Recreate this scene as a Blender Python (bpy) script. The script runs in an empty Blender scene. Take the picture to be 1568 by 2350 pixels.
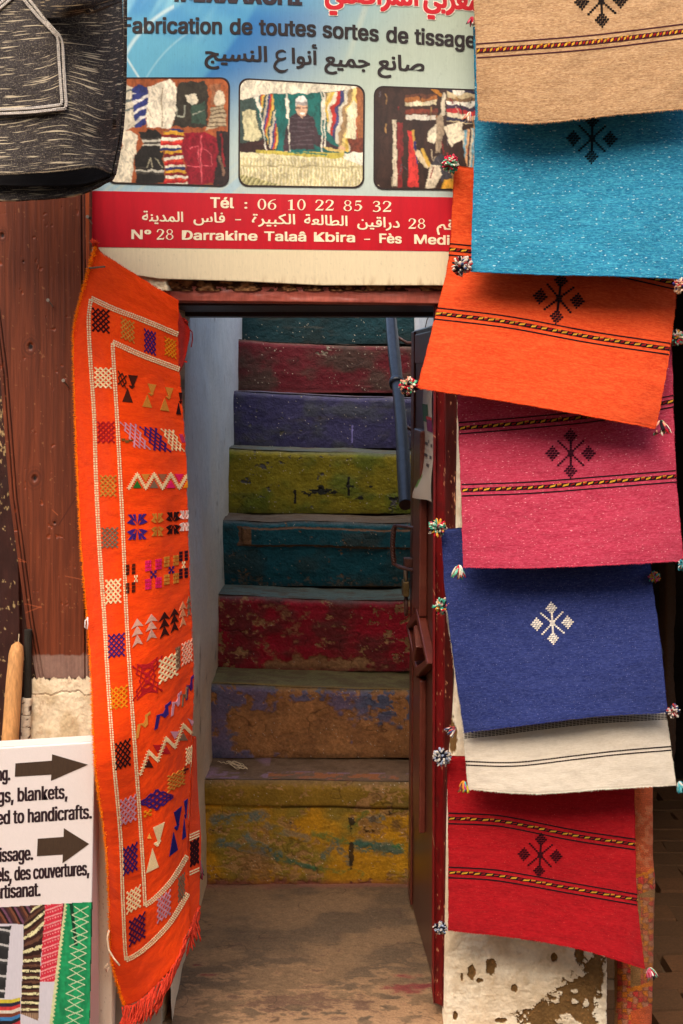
import bpy, math, random
import numpy as np
from mathutils import Vector
random.seed(7); RNG = np.random.default_rng(7)
SC = bpy.context.scene
COL = SC.collection
# ---------------------------------------------------------------- camera, sky, sun, exposure
PITCH = math.radians(6.18); EYE = 1.6; FL = 3000.0
cam_d = bpy.data.cameras.new('camera'); cam = bpy.data.objects.new('camera', cam_d); COL.objects.link(cam)
cam.location = (0, 0, EYE); cam.rotation_euler = (math.pi/2-PITCH, 0, 0)
cam_d.sensor_fit = 'VERTICAL'; cam_d.sensor_height = 36; cam_d.lens = FL/2350*36
cam_d.clip_start = .05; cam_d.clip_end = 500
SC.camera = cam
world = bpy.data.worlds.new('World'); SC.world = world; world.use_nodes = True
wn = world.node_tree.nodes; bg = wn['Background']
sky = wn.new('ShaderNodeTexSky'); sky.sky_type = 'NISHITA'; sky.sun_disc = False
SUN_EL, SUN_AZ = 52, 196           # azimuth: clockwise from +Y
sky.sun_elevation = math.radians(SUN_EL); sky.sun_rotation = math.radians(SUN_AZ)
sky.air_density = 1.0; sky.dust_density = 4.0; sky.ozone_density = .6
world.node_tree.links.new(sky.outputs[0], bg.inputs[0]); bg.inputs[1].default_value = .15
sl = bpy.data.lights.new('sun', 'SUN'); sun = bpy.data.objects.new('sun', sl); COL.objects.link(sun)
sl.energy = 1.0; sl.angle = math.radians(50); sl.color = (1, .88, .72)
_e, _a = math.radians(SUN_EL), math.radians(SUN_AZ)
sdir = Vector((math.sin(_a)*math.cos(_e), math.cos(_a)*math.cos(_e), math.sin(_e)))
sun.rotation_euler = sdir.to_track_quat('Z', 'Y').to_euler(); sun.location = (0, -1, 6)
SC.view_settings.view_transform = 'Standard'; SC.view_settings.look = 'None'
SC.view_settings.exposure = 1.17; SC.view_settings.gamma = 1; SC.view_settings.use_curve_mapping = False
SC.render.engine = 'CYCLES'
SC.cycles.max_bounces = 9; SC.cycles.diffuse_bounces = 8; SC.cycles.glossy_bounces = 2
SC.cycles.use_denoising = True; SC.cycles.caustics_reflective = False

# ---------------------------------------------------------------- coordinates
# (u, v) are positions in the 1568 x 2350 view of the photograph; Y is the distance in front of the lens
def rays(u, v):
    a = (np.asarray(u, float)-784)/FL; b = -(np.asarray(v, float)-1175)/FL
    cp, sp = math.cos(PITCH), math.sin(PITCH)
    return np.stack([a, cp+b*sp, -sp+b*cp], -1)
def P(u, v, Y):
    d = rays(u, v); Y = np.asarray(Y, float)
    return d*(Y/d[..., 1])[..., None]+np.array([0, 0, EYE])
def px_of(p):
    p = np.asarray(p, float)-np.array([0, 0, EYE]); cp, sp = math.cos(PITCH), math.sin(PITCH)
    zc = p[..., 1]*cp-p[..., 2]*sp; up = p[..., 1]*sp+p[..., 2]*cp
    return 784+FL*p[..., 0]/zc, 1175-FL*up/zc
def srgb(r, g, b):
    f = lambda c: (c/255/12.92 if c/255 <= .04045 else ((c/255+.055)/1.055)**2.4)
    return np.array([f(r), f(g), f(b)])

# ---------------------------------------------------------------- noise
_T = np.random.default_rng(3).random((64, 256, 256))
def vnoise(x, y, seed=0):
    t = _T[seed % 64]; xi = np.floor(x).astype(int); yi = np.floor(y).astype(int)
    fx = x-xi; fy = y-yi; fx = fx*fx*(3-2*fx); fy = fy*fy*(3-2*fy)
    x0, x1, y0, y1 = xi & 255, (xi+1) & 255, yi & 255, (yi+1) & 255
    return (t[x0, y0]*(1-fx)+t[x1, y0]*fx)*(1-fy)+(t[x0, y1]*(1-fx)+t[x1, y1]*fx)*fy
def fbm(x, y, seed=0, octs=4, gain=.5):
    x = np.asarray(x, float); y = np.asarray(y, float); s = 0; a = 1; n = 0
    for k in range(octs):
        s = s+a*vnoise(x*2**k+17.3*k, y*2**k+9.1*k, seed+k); n += a; a *= gain
    return s/n
def sstep(a, b, x): t = np.clip((x-a)/(b-a), 0, 1); return t*t*(3-2*t)
def mix(a, b, t): return a*(1-t)+b*t

# ---------------------------------------------------------------- objects
def tag(o, label=None, cat=None, group=None, kind=None):
    if label: o['label'] = label
    if cat: o['category'] = cat
    if group: o['group'] = group
    if kind: o['kind'] = kind
    return o
def thing(name, label, cat, loc=(0, 0, 0), group=None):
    o = bpy.data.objects.new(name, None); COL.objects.link(o); o.location = loc; o.empty_display_size = .05
    return tag(o, label, cat, group)
def link(name, me, mat, parent=None, label=None):
    if mat is not None:
        for m in (mat if isinstance(mat, (list, tuple)) else [mat]): me.materials.append(m)
    o = bpy.data.objects.new(name, me); COL.objects.link(o)
    if parent is not None:
        o.parent = parent; o.matrix_parent_inverse = parent.matrix_basis.inverted()
    if label: o['label'] = label
    return o
def smooth(me, on=True):
    me.polygons.foreach_set('use_smooth', np.full(len(me.polygons), on, dtype=bool))
def set_col(me, cols):                                     # one colour per vertex
    a = me.color_attributes.new('Col', 'FLOAT_COLOR', 'POINT')
    c = np.ones((len(me.vertices), 4), np.float32); c[:, :3] = cols; a.data.foreach_set('color', c.ravel())
def set_uv(me, uv):
    l = me.uv_layers.new(name='UVMap'); idx = np.empty(len(me.loops), np.int32); me.loops.foreach_get('vertex_index', idx)
    l.data.foreach_set('uv', np.asarray(uv, np.float32)[idx].ravel())
def quadmesh(name, V, Q):
    me = bpy.data.meshes.new(name); V = np.asarray(V, np.float32); Q = np.asarray(Q, np.int32)
    me.vertices.add(len(V)); me.vertices.foreach_set('co', V.ravel())
    me.loops.add(Q.size); me.loops.foreach_set('vertex_index', Q.ravel())
    me.polygons.add(len(Q)); me.polygons.foreach_set('loop_start', np.arange(len(Q), dtype=np.int32)*Q.shape[1])
    me.update(calc_edges=True); return me
def gquads(ny, nx, off=0):
    i = np.arange(ny*nx).reshape(ny, nx)+off
    return np.stack([i[:-1, :-1], i[1:, :-1], i[1:, 1:], i[:-1, 1:]], -1).reshape(-1, 4)
def grid(name, pts, mat, parent=None, cols=None, uv=None, keep=None, label=None, back=None, sm=True):
    """pts (ny, nx, 3); back = vector: closes the sheet with a skirt moved by it"""
    ny, nx = pts.shape[:2]; V = pts.reshape(-1, 3); Q = gquads(ny, nx)
    if keep is not None: Q = Q[keep[:-1, :-1].reshape(-1)]
    C_ = None if cols is None else np.broadcast_to(cols, (ny, nx, 3)).reshape(-1, 3)
    U = None if uv is None else uv.reshape(-1, 2)
    if back is not None:
        i = np.arange(ny*nx).reshape(ny, nx)
        rim = np.concatenate([i[0, :], i[1:, -1], i[-1, -2::-1], i[-2:0:-1, 0]])
        R = V[rim]+np.asarray(back); base = len(V); n = len(rim); k = np.arange(n); k1 = (k+1) % n
        Q = np.concatenate([Q, np.stack([rim[k], rim[k1], base+k1, base+k], -1)])
        V = np.concatenate([V, R])
        if C_ is not None: C_ = np.concatenate([C_, C_[rim]])
        if U is not None: U = np.concatenate([U, U[rim]])
    me = quadmesh(name, V, Q); smooth(me, sm)
    if C_ is not None: set_col(me, C_)
    if U is not None: set_uv(me, U)
    return link(name, me, mat, parent, label)
class MB:                                                   # free-form mesh with a colour per vertex
    def __init__(s): s.v = []; s.f = []; s.c = []; s.n = 0
    def add(s, V, F, col=(1, 1, 1)):
        V = np.asarray(V, float).reshape(-1, 3); s.v.append(V)
        s.f += [tuple(int(i)+s.n for i in f) for f in F]
        s.c.append(np.broadcast_to(np.asarray(col, float), (len(V), 3))); s.n += len(V); return s
    def box(s, a, b, col=(1, 1, 1)):
        (x0, y0, z0), (x1, y1, z1) = a, b
        V = [(x, y, z) for z in (z0, z1) for y in (y0, y1) for x in (x0, x1)]
        return s.add(V, [(0, 2, 3, 1), (4, 5, 7, 6), (0, 1, 5, 4), (2, 6, 7, 3), (0, 4, 6, 2), (1, 3, 7, 5)], col)
    def hexa(s, A, B, col=(1, 1, 1)):                        # polygons A and B joined as a prism
        A = np.asarray(A, float); B = np.asarray(B, float); n = len(A)
        F = [tuple(range(n)), tuple(range(2*n-1, n-1, -1))]+[(i, n+i, n+(i+1) % n, (i+1) % n) for i in range(n)]
        return s.add(np.concatenate([A, B]), F, col)
    def tube(s, pts, r, n=8, col=(1, 1, 1), cap=True):
        pts = np.asarray(pts, float); m = len(pts); r = np.broadcast_to(np.asarray(r, float), (m,))
        T = np.gradient(pts, axis=0); T /= np.linalg.norm(T, axis=1)[:, None]+1e-12
        up = np.array([0, 0, 1.]) if abs(T[0][2]) < .9 else np.array([1., 0, 0]); V = []
        N = np.cross(T[0], up); N /= np.linalg.norm(N)
        for k in range(m):
            N = N-T[k]*N.dot(T[k]); N /= np.linalg.norm(N); B = np.cross(T[k], N)
            a = np.arange(n)*2*math.pi/n
            V.append(pts[k]+r[k]*(np.cos(a)[:, None]*N+np.sin(a)[:, None]*B))
        V = np.concatenate(V); F = []
        for k in range(m-1):
            for j in range(n):
                F.append((k*n+j, k*n+(j+1) % n, (k+1)*n+(j+1) % n, (k+1)*n+j))
        if cap: F += [tuple(range(n-1, -1, -1)), tuple((m-1)*n+j for j in range(n))]
        return s.add(V, F, col)
    def build(s, name, mat, parent=None, label=None, sm=False):
        me = bpy.data.meshes.new(name); V = np.concatenate(s.v)
        me.from_pydata(V.tolist(), [], s.f); set_col(me, np.concatenate(s.c)); smooth(me, sm); me.update()
        return link(name, me, mat, parent, label)
def bevel(o, w=.003, seg=2):
    b = o.modifiers.new('bevel', 'BEVEL'); b.width = w; b.segments = seg; b.limit_method = 'ANGLE'; return o

# ---------------------------------------------------------------- materials
def mat(name, col=None, rough=.8, attr=False, nscale=60, namt=.25, bump=.15, bscale=None, bdist=.002, stretch=(1, 1, 1), metal=0,
        spec=.3, sheen=0, coat=0, dirt=0, dirtcol=(.1, .07, .04)):
    m = bpy.data.materials.new(name); m.use_nodes = True; nt = m.node_tree; N = nt.nodes; L = nt.links
    b = N['Principled BSDF']; b.inputs['Roughness'].default_value = rough; b.inputs['Metallic'].default_value = metal
    b.inputs['Specular IOR Level'].default_value = spec
    if sheen: b.inputs['Sheen Weight'].default_value = sheen; b.inputs['Sheen Roughness'].default_value = .5
    if coat: b.inputs['Coat Weight'].default_value = coat; b.inputs['Coat Roughness'].default_value = .15
    tc = N.new('ShaderNodeTexCoord'); mp = N.new('ShaderNodeMapping'); mp.inputs['Scale'].default_value = stretch
    L.new(tc.outputs['Object'], mp.inputs[0])
    n = N.new('ShaderNodeTexNoise'); n.inputs['Scale'].default_value = nscale; n.inputs['Detail'].default_value = 5; n.inputs['Roughness'].default_value = .65
    L.new(mp.outputs[0], n.inputs['Vector'])
    r = N.new('ShaderNodeMapRange'); r.inputs[1].default_value = .3; r.inputs[2].default_value = .7
    r.inputs[3].default_value = 1-namt; r.inputs[4].default_value = 1+namt
    L.new(n.outputs[0], r.inputs[0])
    mx = N.new('ShaderNodeMix'); mx.data_type = 'RGBA'; mx.blend_type = 'MULTIPLY'; mx.inputs[0].default_value = 1
    if attr:
        a = N.new('ShaderNodeVertexColor'); a.layer_name = 'Col'; L.new(a.outputs[0], mx.inputs[6])
    else: mx.inputs[6].default_value = (*col, 1)
    L.new(r.outputs[0], mx.inputs[7]); out = mx.outputs[2]
    if dirt:
        n3 = N.new('ShaderNodeTexNoise'); n3.inputs['Scale'].default_value = 7; n3.inputs['Detail'].default_value = 9; n3.inputs['Roughness'].default_value = .7
        L.new(tc.outputs['Object'], n3.inputs['Vector'])
        r3 = N.new('ShaderNodeMapRange'); r3.inputs[1].default_value = .5; r3.inputs[2].default_value = .78; r3.inputs[4].default_value = dirt
        L.new(n3.outputs[0], r3.inputs[0]); m3 = N.new('ShaderNodeMix'); m3.data_type = 'RGBA'; m3.inputs[7].default_value = (*dirtcol, 1)
        L.new(r3.outputs[0], m3.inputs[0]); L.new(out, m3.inputs[6]); out = m3.outputs[2]
    L.new(out, b.inputs['Base Color'])
    if bump:
        n2 = N.new('ShaderNodeTexNoise'); n2.inputs['Scale'].default_value = bscale or nscale*2; n2.inputs['Detail'].default_value = 6
        L.new(mp.outputs[0], n2.inputs['Vector']); bp = N.new('ShaderNodeBump'); bp.inputs['Strength'].default_value = min(1, bump*2)
        bp.inputs['Distance'].default_value = bdist; L.new(n2.outputs[0], bp.inputs['Height']); L.new(bp.outputs[0], b.inputs['Normal'])
    return m

def cloth_mat(name, col, dark=None, lite=None, fleck=None, fdens=.70, fscale=(260, 420), streak=.35, heather=.35, weave=.5, slub=None, sdens=.62, attr=False, twill=(900, 700)):
    """woven wool; coordinates are the cloth's own UV in metres (x along the weft, y down)"""
    m = bpy.data.materials.new(name); m.use_nodes = True; nt = m.node_tree; N = nt.nodes; L = nt.links
    b = N['Principled BSDF']; b.inputs['Roughness'].default_value = .95; b.inputs['Specular IOR Level'].default_value = .1
    b.inputs['Sheen Weight'].default_value = .05; b.inputs['Sheen Roughness'].default_value = .6
    tc = N.new('ShaderNodeTexCoord')
    def noise(sx, sy, det=3, rough=.6):
        mp = N.new('ShaderNodeMapping'); mp.inputs['Scale'].default_value = (sx, sy, 1); L.new(tc.outputs['UV'], mp.inputs[0])
        n = N.new('ShaderNodeTexNoise'); n.inputs['Scale'].default_value = 1; n.inputs['Detail'].default_value = det; n.inputs['Roughness'].default_value = rough
        L.new(mp.outputs[0], n.inputs['Vector']); return n.outputs[0]
    def rng(s, a, b_, c, d):
        r = N.new('ShaderNodeMapRange'); L.new(s, r.inputs[0])
        for i, x in enumerate((a, b_, c, d)): r.inputs[i+1].default_value = x
        return r.outputs[0]
    def mixc(f, A, B, mode='MIX'):
        x = N.new('ShaderNodeMix'); x.data_type = 'RGBA'; x.blend_type = mode
        if hasattr(f, 'links'): L.new(f, x.inputs[0])
        else: x.inputs[0].default_value = f
        for k, q in ((6, A), (7, B)):
            if hasattr(q, 'links'): L.new(q, x.inputs[k])
            else: x.inputs[k].default_value = (*q, 1)
        return x.outputs[2]
    col = tuple(col); dark = tuple(np.array(col)*.55) if dark is None else tuple(dark); lite = tuple(np.minimum(1, np.array(col)*1.35)) if lite is None else tuple(lite)
    if attr:
        a = N.new('ShaderNodeVertexColor'); a.layer_name = 'Col'; c = a.outputs[0]
        f = rng(noise(40, 330), .3, .7, 1-streak*.5, 1+streak*.5); c = mixc(1.0, c, f, 'MULTIPLY')
        f = rng(noise(300, 420), .3, .7, 1-heather*.5, 1+heather*.5); c = mixc(1.0, c, f, 'MULTIPLY')
    else:
        c = mixc(rng(noise(28, 230), .42, .68, 0, streak), col, dark)
        c = mixc(rng(noise(50, 200), .45, .68, 0, streak), c, lite)
        c = mixc(rng(noise(110, 360, 3, .7), .46, .64, 0, heather), c, dark)
        c = mixc(rng(noise(16, 55, 4, .65), .48, .7, 0, streak*.7), c, dark)
        c = mixc(rng(noise(12, 40, 4, .65), .5, .7, 0, streak*.5), c, lite)
        c = mixc(rng(noise(120, 340, 3, .7), .48, .66, 0, heather), c, lite)
    if fleck is not None:
        c = mixc(rng(noise(fscale[0], fscale[1], 1), fdens, fdens+.05, 0, .8), c, tuple(fleck))
    if slub is not None:
        c = mixc(rng(noise(15, 300, 2, .5), sdens, sdens+.05, 0, .85), c, tuple(slub))
        c = mixc(rng(noise(300, 380, 1), .56, .68, 0, .22), c, tuple(slub))
    L.new(c, b.inputs['Base Color'])
    # weave relief
    w1 = noise(twill[0], twill[1], 1); w2 = noise(70, 420, 2); w3 = noise(7, 9, 3)
    bgf = noise(3.2, 4.0, 2)
    ad = N.new('ShaderNodeMath'); ad.operation = 'ADD'; L.new(w1, ad.inputs[0]); L.new(w2, ad.inputs[1])
    bp = N.new('ShaderNodeBump'); bp.inputs['Strength'].default_value = weave; bp.inputs['Distance'].default_value = .0016
    L.new(ad.outputs[0], bp.inputs['Height'])
    b2 = N.new('ShaderNodeBump'); b2.inputs['Strength'].default_value = .5; b2.inputs['Distance'].default_value = .03
    L.new(w3, b2.inputs['Height']); L.new(bp.outputs[0], b2.inputs['Normal']); L.new(b2.outputs[0], b.inputs['Normal'])
    return m
M = {}
M['yarn'] = mat('yarn', attr=True, rough=.95, nscale=900, namt=.35, bump=.3, bscale=1200, spec=.1)
M['paint'] = mat('painted_masonry', attr=True, rough=.72, nscale=140, namt=.22, bump=.35, bscale=160, bdist=.003, spec=.25)
M['plaster'] = mat('plaster', attr=True, rough=.92, nscale=70, namt=.1, bump=.3, bscale=90, bdist=.003, spec=.15)
M['print'] = mat('vinyl_print', attr=True, rough=.42, nscale=300, namt=.05, bump=.08, bscale=700, bdist=.0005, spec=.4, stretch=(1, 1, .2))
M['ink'] = mat('printed_ink', attr=True, rough=.5, nscale=500, namt=.18, bump=0, spec=.35, stretch=(1, 1, .15))
M['wood'] = mat('stained_wood', attr=True, rough=.5, nscale=26, namt=.12, bump=.15, bscale=60, bdist=.002, stretch=(6, 6, .35), spec=.35)
M['door'] = mat('door_paint', col=(.075, .018, .010), rough=.32, nscale=20, namt=.3, bump=.1, bscale=50, bdist=.002, stretch=(4, 4, .4), spec=.5, dirt=.25, dirtcol=(.05, .03, .02))
M['jamb'] = mat('jamb_paint', attr=True, rough=.35, nscale=40, namt=.25, bump=.2, bscale=60, bdist=.002, stretch=(2, 2, .5), spec=.5)
M['iron'] = mat('painted_iron', col=(.09, .03, .02), rough=.4, nscale=80, namt=.4, bump=.2, spec=.5)
M['rail'] = mat('rail_paint', col=(.018, .022, .032), rough=.3, nscale=70, namt=.45, bump=.3, bscale=90, spec=.6, stretch=(1, .4, .4))
M['dark'] = mat('interior_shade', col=(.02, .013, .008), rough=.95, nscale=5, namt=.5, bump=.2)  # near-black, puts the passage's shade into the colour of its walls
M['beige'] = mat('beige_render', col=(.52, .40, .27), rough=.95, nscale=4, namt=.15, bump=.2)
M['steel'] = mat('steel', col=(.55, .52, .48), rough=.3, metal=1, nscale=80, namt=.1, bump=.05)
M['brass'] = mat('brass', col=(.25, .17, .07), rough=.4, metal=.8, nscale=80, namt=.3, bump=.1)
M['board'] = mat('board_vinyl', attr=True, rough=.4, nscale=400, namt=.03, bump=.1, bscale=900, bdist=.0005, spec=.4)
M['plain'] = mat('matte_colour', attr=True, rough=.85, nscale=120, namt=.2, bump=.25, bscale=200)

# ---------------------------------------------------------------- surfaces with control nets
def catmull(Pn, x):
    """Pn (n, k); x array in 0..n-1"""
    n = len(Pn); i = np.clip(np.floor(x).astype(int), 0, n-2); f = (x-i)[..., None]
    if n == 2: return Pn[i]*(1-f)+Pn[i+1]*f
    p0 = np.where((i > 0)[..., None], Pn[np.maximum(i-1, 0)], 2*Pn[0]-Pn[1]); p1 = Pn[i]; p2 = Pn[i+1]
    p3 = np.where((i < n-2)[..., None], Pn[np.minimum(i+2, n-1)], 2*Pn[-1]-Pn[-2])
    return .5*((2*p1)+(-p0+p2)*f+(2*p0-5*p1+4*p2-p3)*f*f+(-p0+3*p1-3*p2+p3)*f**3)
class Surf:
    """a hanging sheet given by a net of points (u, v, Y); s runs across, t runs down (both in net steps)"""
    def __init__(s, net, fold=None):
        s.net = np.asarray(net, float); s.R, s.C = s.net.shape[:2]; s.fold = fold; s.table = None
    def uvy(s, a, b):
        a, b = np.broadcast_arrays(np.asarray(a, float), np.asarray(b, float)); sh = a.shape; a = a.ravel(); b = b.ravel()
        rows = np.stack([catmull(s.net[r], a) for r in range(s.R)], 1)       # (n, R, 3)
        i = np.clip(np.floor(b).astype(int), 0, s.R-2); f = (b-i)[:, None]; k = np.arange(len(a))
        p1 = rows[k, i]; p2 = rows[k, i+1]
        if s.R == 2: out = p1*(1-f)+p2*f
        else:
            p0 = np.where((i > 0)[:, None], rows[k, np.maximum(i-1, 0)], 2*rows[:, 0]-rows[:, 1])
            p3 = np.where((i < s.R-2)[:, None], rows[k, np.minimum(i+2, s.R-1)], 2*rows[:, -1]-rows[:, -2])
            out = .5*((2*p1)+(-p0+p2)*f+(2*p0-5*p1+4*p2-p3)*f*f+(-p0+3*p1-3*p2+p3)*f**3)
        if s.fold: out = out.copy(); out[:, 2] += s.fold(a/(s.C-1), b/(s.R-1))
        return out.reshape(sh+(3,))
    def pt(s, a, b, off=0):
        q = s.uvy(a, b); p = P(q[..., 0], q[..., 1], q[..., 2])
        if np.any(off):
            n = s.normal(a, b); p = p+n*np.asarray(off)[..., None] if np.ndim(off) else p+n*off
        return p
    def normal(s, a, b):
        a = np.asarray(a, float); b = np.asarray(b, float); h = .02
        a0, a1 = np.clip(a-h, 0, s.C-1), np.clip(a+h, 0, s.C-1); b0, b1 = np.clip(b-h, 0, s.R-1), np.clip(b+h, 0, s.R-1)
        q = s.pt(a1, b)-s.pt(a0, b); r = s.pt(a, b1)-s.pt(a, b0)
        n = np.cross(r, q); n /= np.linalg.norm(n, axis=-1)[..., None]+1e-12
        return np.where((n[..., 1] > 0)[..., None], -n, n)
    def inv(s, u, v):
        u = np.asarray(u, float).ravel(); v = np.asarray(v, float).ravel()
        if s.table is None:
            A, B = np.meshgrid(np.linspace(0, s.C-1, 33), np.linspace(0, s.R-1, 41)); q = s.uvy(A, B); s.table = (A.ravel(), B.ravel(), q[..., 0].ravel(), q[..., 1].ravel())
        A, B, U, V = s.table; a = np.empty(len(u)); b = np.empty(len(u))
        for k in range(0, len(u), 4000):
            d = (u[k:k+4000, None]-U)**2+(v[k:k+4000, None]-V)**2; j = d.argmin(1); a[k:k+4000] = A[j]; b[k:k+4000] = B[j]
        for _ in range(6):
            h = 1e-3; q = s.uvy(a, b); qa = s.uvy(a+h, b); qb = s.uvy(a, b+h)
            J = np.stack([(qa-q)[:, :2]/h, (qb-q)[:, :2]/h], -1); r = np.stack([u-q[:, 0], v-q[:, 1]], -1)
            det = J[:, 0, 0]*J[:, 1, 1]-J[:, 0, 1]*J[:, 1, 0]; det = np.where(abs(det) < 1e-9, 1e-9, det)
            a = np.clip(a+(J[:, 1, 1]*r[:, 0]-J[:, 0, 1]*r[:, 1])/det, -.3, s.C-.7); b = np.clip(b+(-J[:, 1, 0]*r[:, 0]+J[:, 0, 0]*r[:, 1])/det, -.3, s.R-.7)
        return a, b
    def drape(s, u, v, off=.0015):
        a, b = s.inv(u, v); return s.pt(np.clip(a, 0, s.C-1), np.clip(b, 0, s.R-1), off)
    def sheet(s, name, nx, ny, m, parent, th=.004, usize=None, edge=0, seed=0, cols=None, label=None):
        """closed cloth with thickness; edge = ragged amount in px"""
        A, B = np.meshgrid(np.linspace(0, s.C-1, nx), np.linspace(0, s.R-1, ny)); q = s.uvy(A, B)
        if edge:
            wx = np.exp(-np.minimum(A, s.C-1-A)/(s.C-1)*25); wy = np.exp(-np.minimum(B, s.R-1-B)/(s.R-1)*25)
            q[..., 0] += edge*wx*(fbm(q[..., 1]/14., q[..., 0]*0+seed, seed, 3)-.5)*2
            q[..., 1] += edge*wy*(fbm(q[..., 0]/14., q[..., 1]*0+seed+5, seed+1, 3)-.5)*2
        F = P(q[..., 0], q[..., 1], q[..., 2]); n = s.normal(A, B)
        du = np.linalg.norm(np.diff(F, axis=1), axis=-1); dv = np.linalg.norm(np.diff(F, axis=0), axis=-1)
        U = np.concatenate([np.zeros((ny, 1)), np.cumsum(du, 1)], 1); U = U-U[:, nx//2:nx//2+1]; V = np.concatenate([np.zeros((1, nx)), np.cumsum(dv, 0)], 0)
        V = np.broadcast_to(V[:, nx//2:nx//2+1], V.shape)
        Bk = F-n*th; F2 = F.copy()
        rimsoft = th*.35
        F2[0] -= n[0]*rimsoft; F2[-1] -= n[-1]*rimsoft; F2[:, 0] -= n[:, 0]*rimsoft; F2[:, -1] -= n[:, -1]*rimsoft
        N = ny*nx; i = np.arange(N).reshape(ny, nx); Q1 = gquads(ny, nx); Q2 = gquads(ny, nx, N)[:, ::-1]
        rim = np.concatenate([i[0, :], i[1:, -1], i[-1, -2::-1], i[-2:0:-1, 0]]); k1 = np.roll(rim, -1)
        Q = np.concatenate([Q1, Q2, np.stack([k1, rim, rim+N, k1+N], -1)])
        me = quadmesh(name, np.concatenate([F2.reshape(-1, 3), Bk.reshape(-1, 3)]), Q); smooth(me)
        uv = np.stack([U, V], -1).reshape(-1, 2)+seed*1.37; set_uv(me, np.concatenate([uv, uv]))
        if cols is not None: set_col(me, np.concatenate([cols(q[..., 0], q[..., 1]).reshape(-1, 3)]*2))
        return link(name, me, m, parent, label)
def yarn_poly(mb, surf, poly, col, th=.0016, px=True, base=.0002):
    poly = np.asarray(poly, float)
    if px: a, b = surf.inv(poly[:, 0], poly[:, 1])
    else: a, b = poly[:, 0], poly[:, 1]
    a = np.clip(a, 0, surf.C-1); b = np.clip(b, 0, surf.R-1)
    mb.hexa(surf.pt(a, b, th), surf.pt(a, b, -base), col)
def yarn_many(mb, surf, polys, cols, th=.0016, px=True):
    """many quads at once"""
    if not len(polys): return
    A = np.asarray(polys, float); n, k = A.shape[:2]
    if px: a, b = surf.inv(A[..., 0], A[..., 1])
    else: a, b = A[..., 0].ravel(), A[..., 1].ravel()
    a = np.clip(a, 0, surf.C-1); b = np.clip(b, 0, surf.R-1)
    T = surf.pt(a, b, th).reshape(n, k, 3); Bt = surf.pt(a, b, -.0003).reshape(n, k, 3)
    for i in range(n): mb.hexa(T[i], Bt[i], cols[i] if np.ndim(cols[0]) else cols)

# ================================================================ SETTING
def structure(o): o['kind'] = 'structure'; return o
GY = -.3
g = grid('street_ground', np.array([[(-60, -60, GY), (60, -60, GY)], [(-60, 60, GY), (60, 60, GY)]], float), mat('ground', col=(.16, .10, .055), rough=.9, nscale=6, namt=.35, bump=.3), sm=False)
structure(g)
# unseen wall behind the viewer, added to block sky and bounce warm light
mb = MB(); mb.box((-6, -3.0, GY), (6, -2.4, 5.2)); o = mb.build('light_block_wall', M['beige']); tag(o, 'plain beige rendered wall closing the lane opposite the stair door', 'wall')

def relief(name, umap, nx, ny, colf, hf, m, parent=None, label=None, back=None, nrm=(0, -1, 0)):
    """umap(s, t) -> world points; colf(s, t), hf(s, t) arrays"""
    S, T = np.meshgrid(np.linspace(0, 1, nx), np.linspace(0, 1, ny)); p = umap(S, T); h = hf(S, T)
    p = p+h[..., None]*np.asarray(nrm, float); return grid(name, p, m, parent, colf(S, T), back=back, label=label)

# ---- staircase
YS = [3.944, 4.17, 4.417, 4.645, 4.885, 5.13, 5.37, 5.62, 5.86, 6.1, 6.34, 6.58]
ZS = [0, .338, .570, .829, 1.066, 1.297, 1.51, 1.713, 1.94, 2.16, 2.38, 2.6]
XL, XR = -.47, .33
stair = thing('staircase', 'steep masonry staircase with each riser painted another colour behind the open door', 'staircase', (0, 3.944, 0))
c_ = srgb
RC = [  # main colour, second colour, bare/worn colour, worn amount, label
    (c_(178, 128, 22), c_(132, 112, 40), c_(150, 112, 70), .30, 'lowest riser, worn ochre yellow with blue and green smears'),
    (c_(102, 88, 112), c_(78, 84, 108), c_(146, 100, 56), .10, 'dull purple riser with large bare brown patches'),
    (c_(132, 20, 36), c_(96, 34, 36), c_(150, 112, 76), .12, 'crimson riser with scuffed beige spots'),
    (c_(22, 74, 84), c_(38, 66, 70), c_(130, 96, 62), .0, 'teal riser with a long raised patch along its top'),
    (c_(138, 124, 26), c_(104, 112, 30), c_(92, 88, 88), -.22, 'mustard green riser'),
    (c_(62, 58, 98), c_(70, 72, 86), c_(96, 92, 80), -.5, 'slate purple riser'),
    (c_(112, 24, 36), c_(86, 58, 50), c_(150, 140, 120), -.6, 'dark crimson riser'),
    (c_(20, 82, 92), c_(30, 66, 70), c_(150, 150, 130), -.7, 'dark teal riser'),
]
TRC = [srgb(140, 112, 88), srgb(138, 128, 84), srgb(116, 132, 124), srgb(128, 112, 98), srgb(112, 120, 110), srgb(110, 108, 130), srgb(120, 100, 90), srgb(100, 110, 110)]
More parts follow.
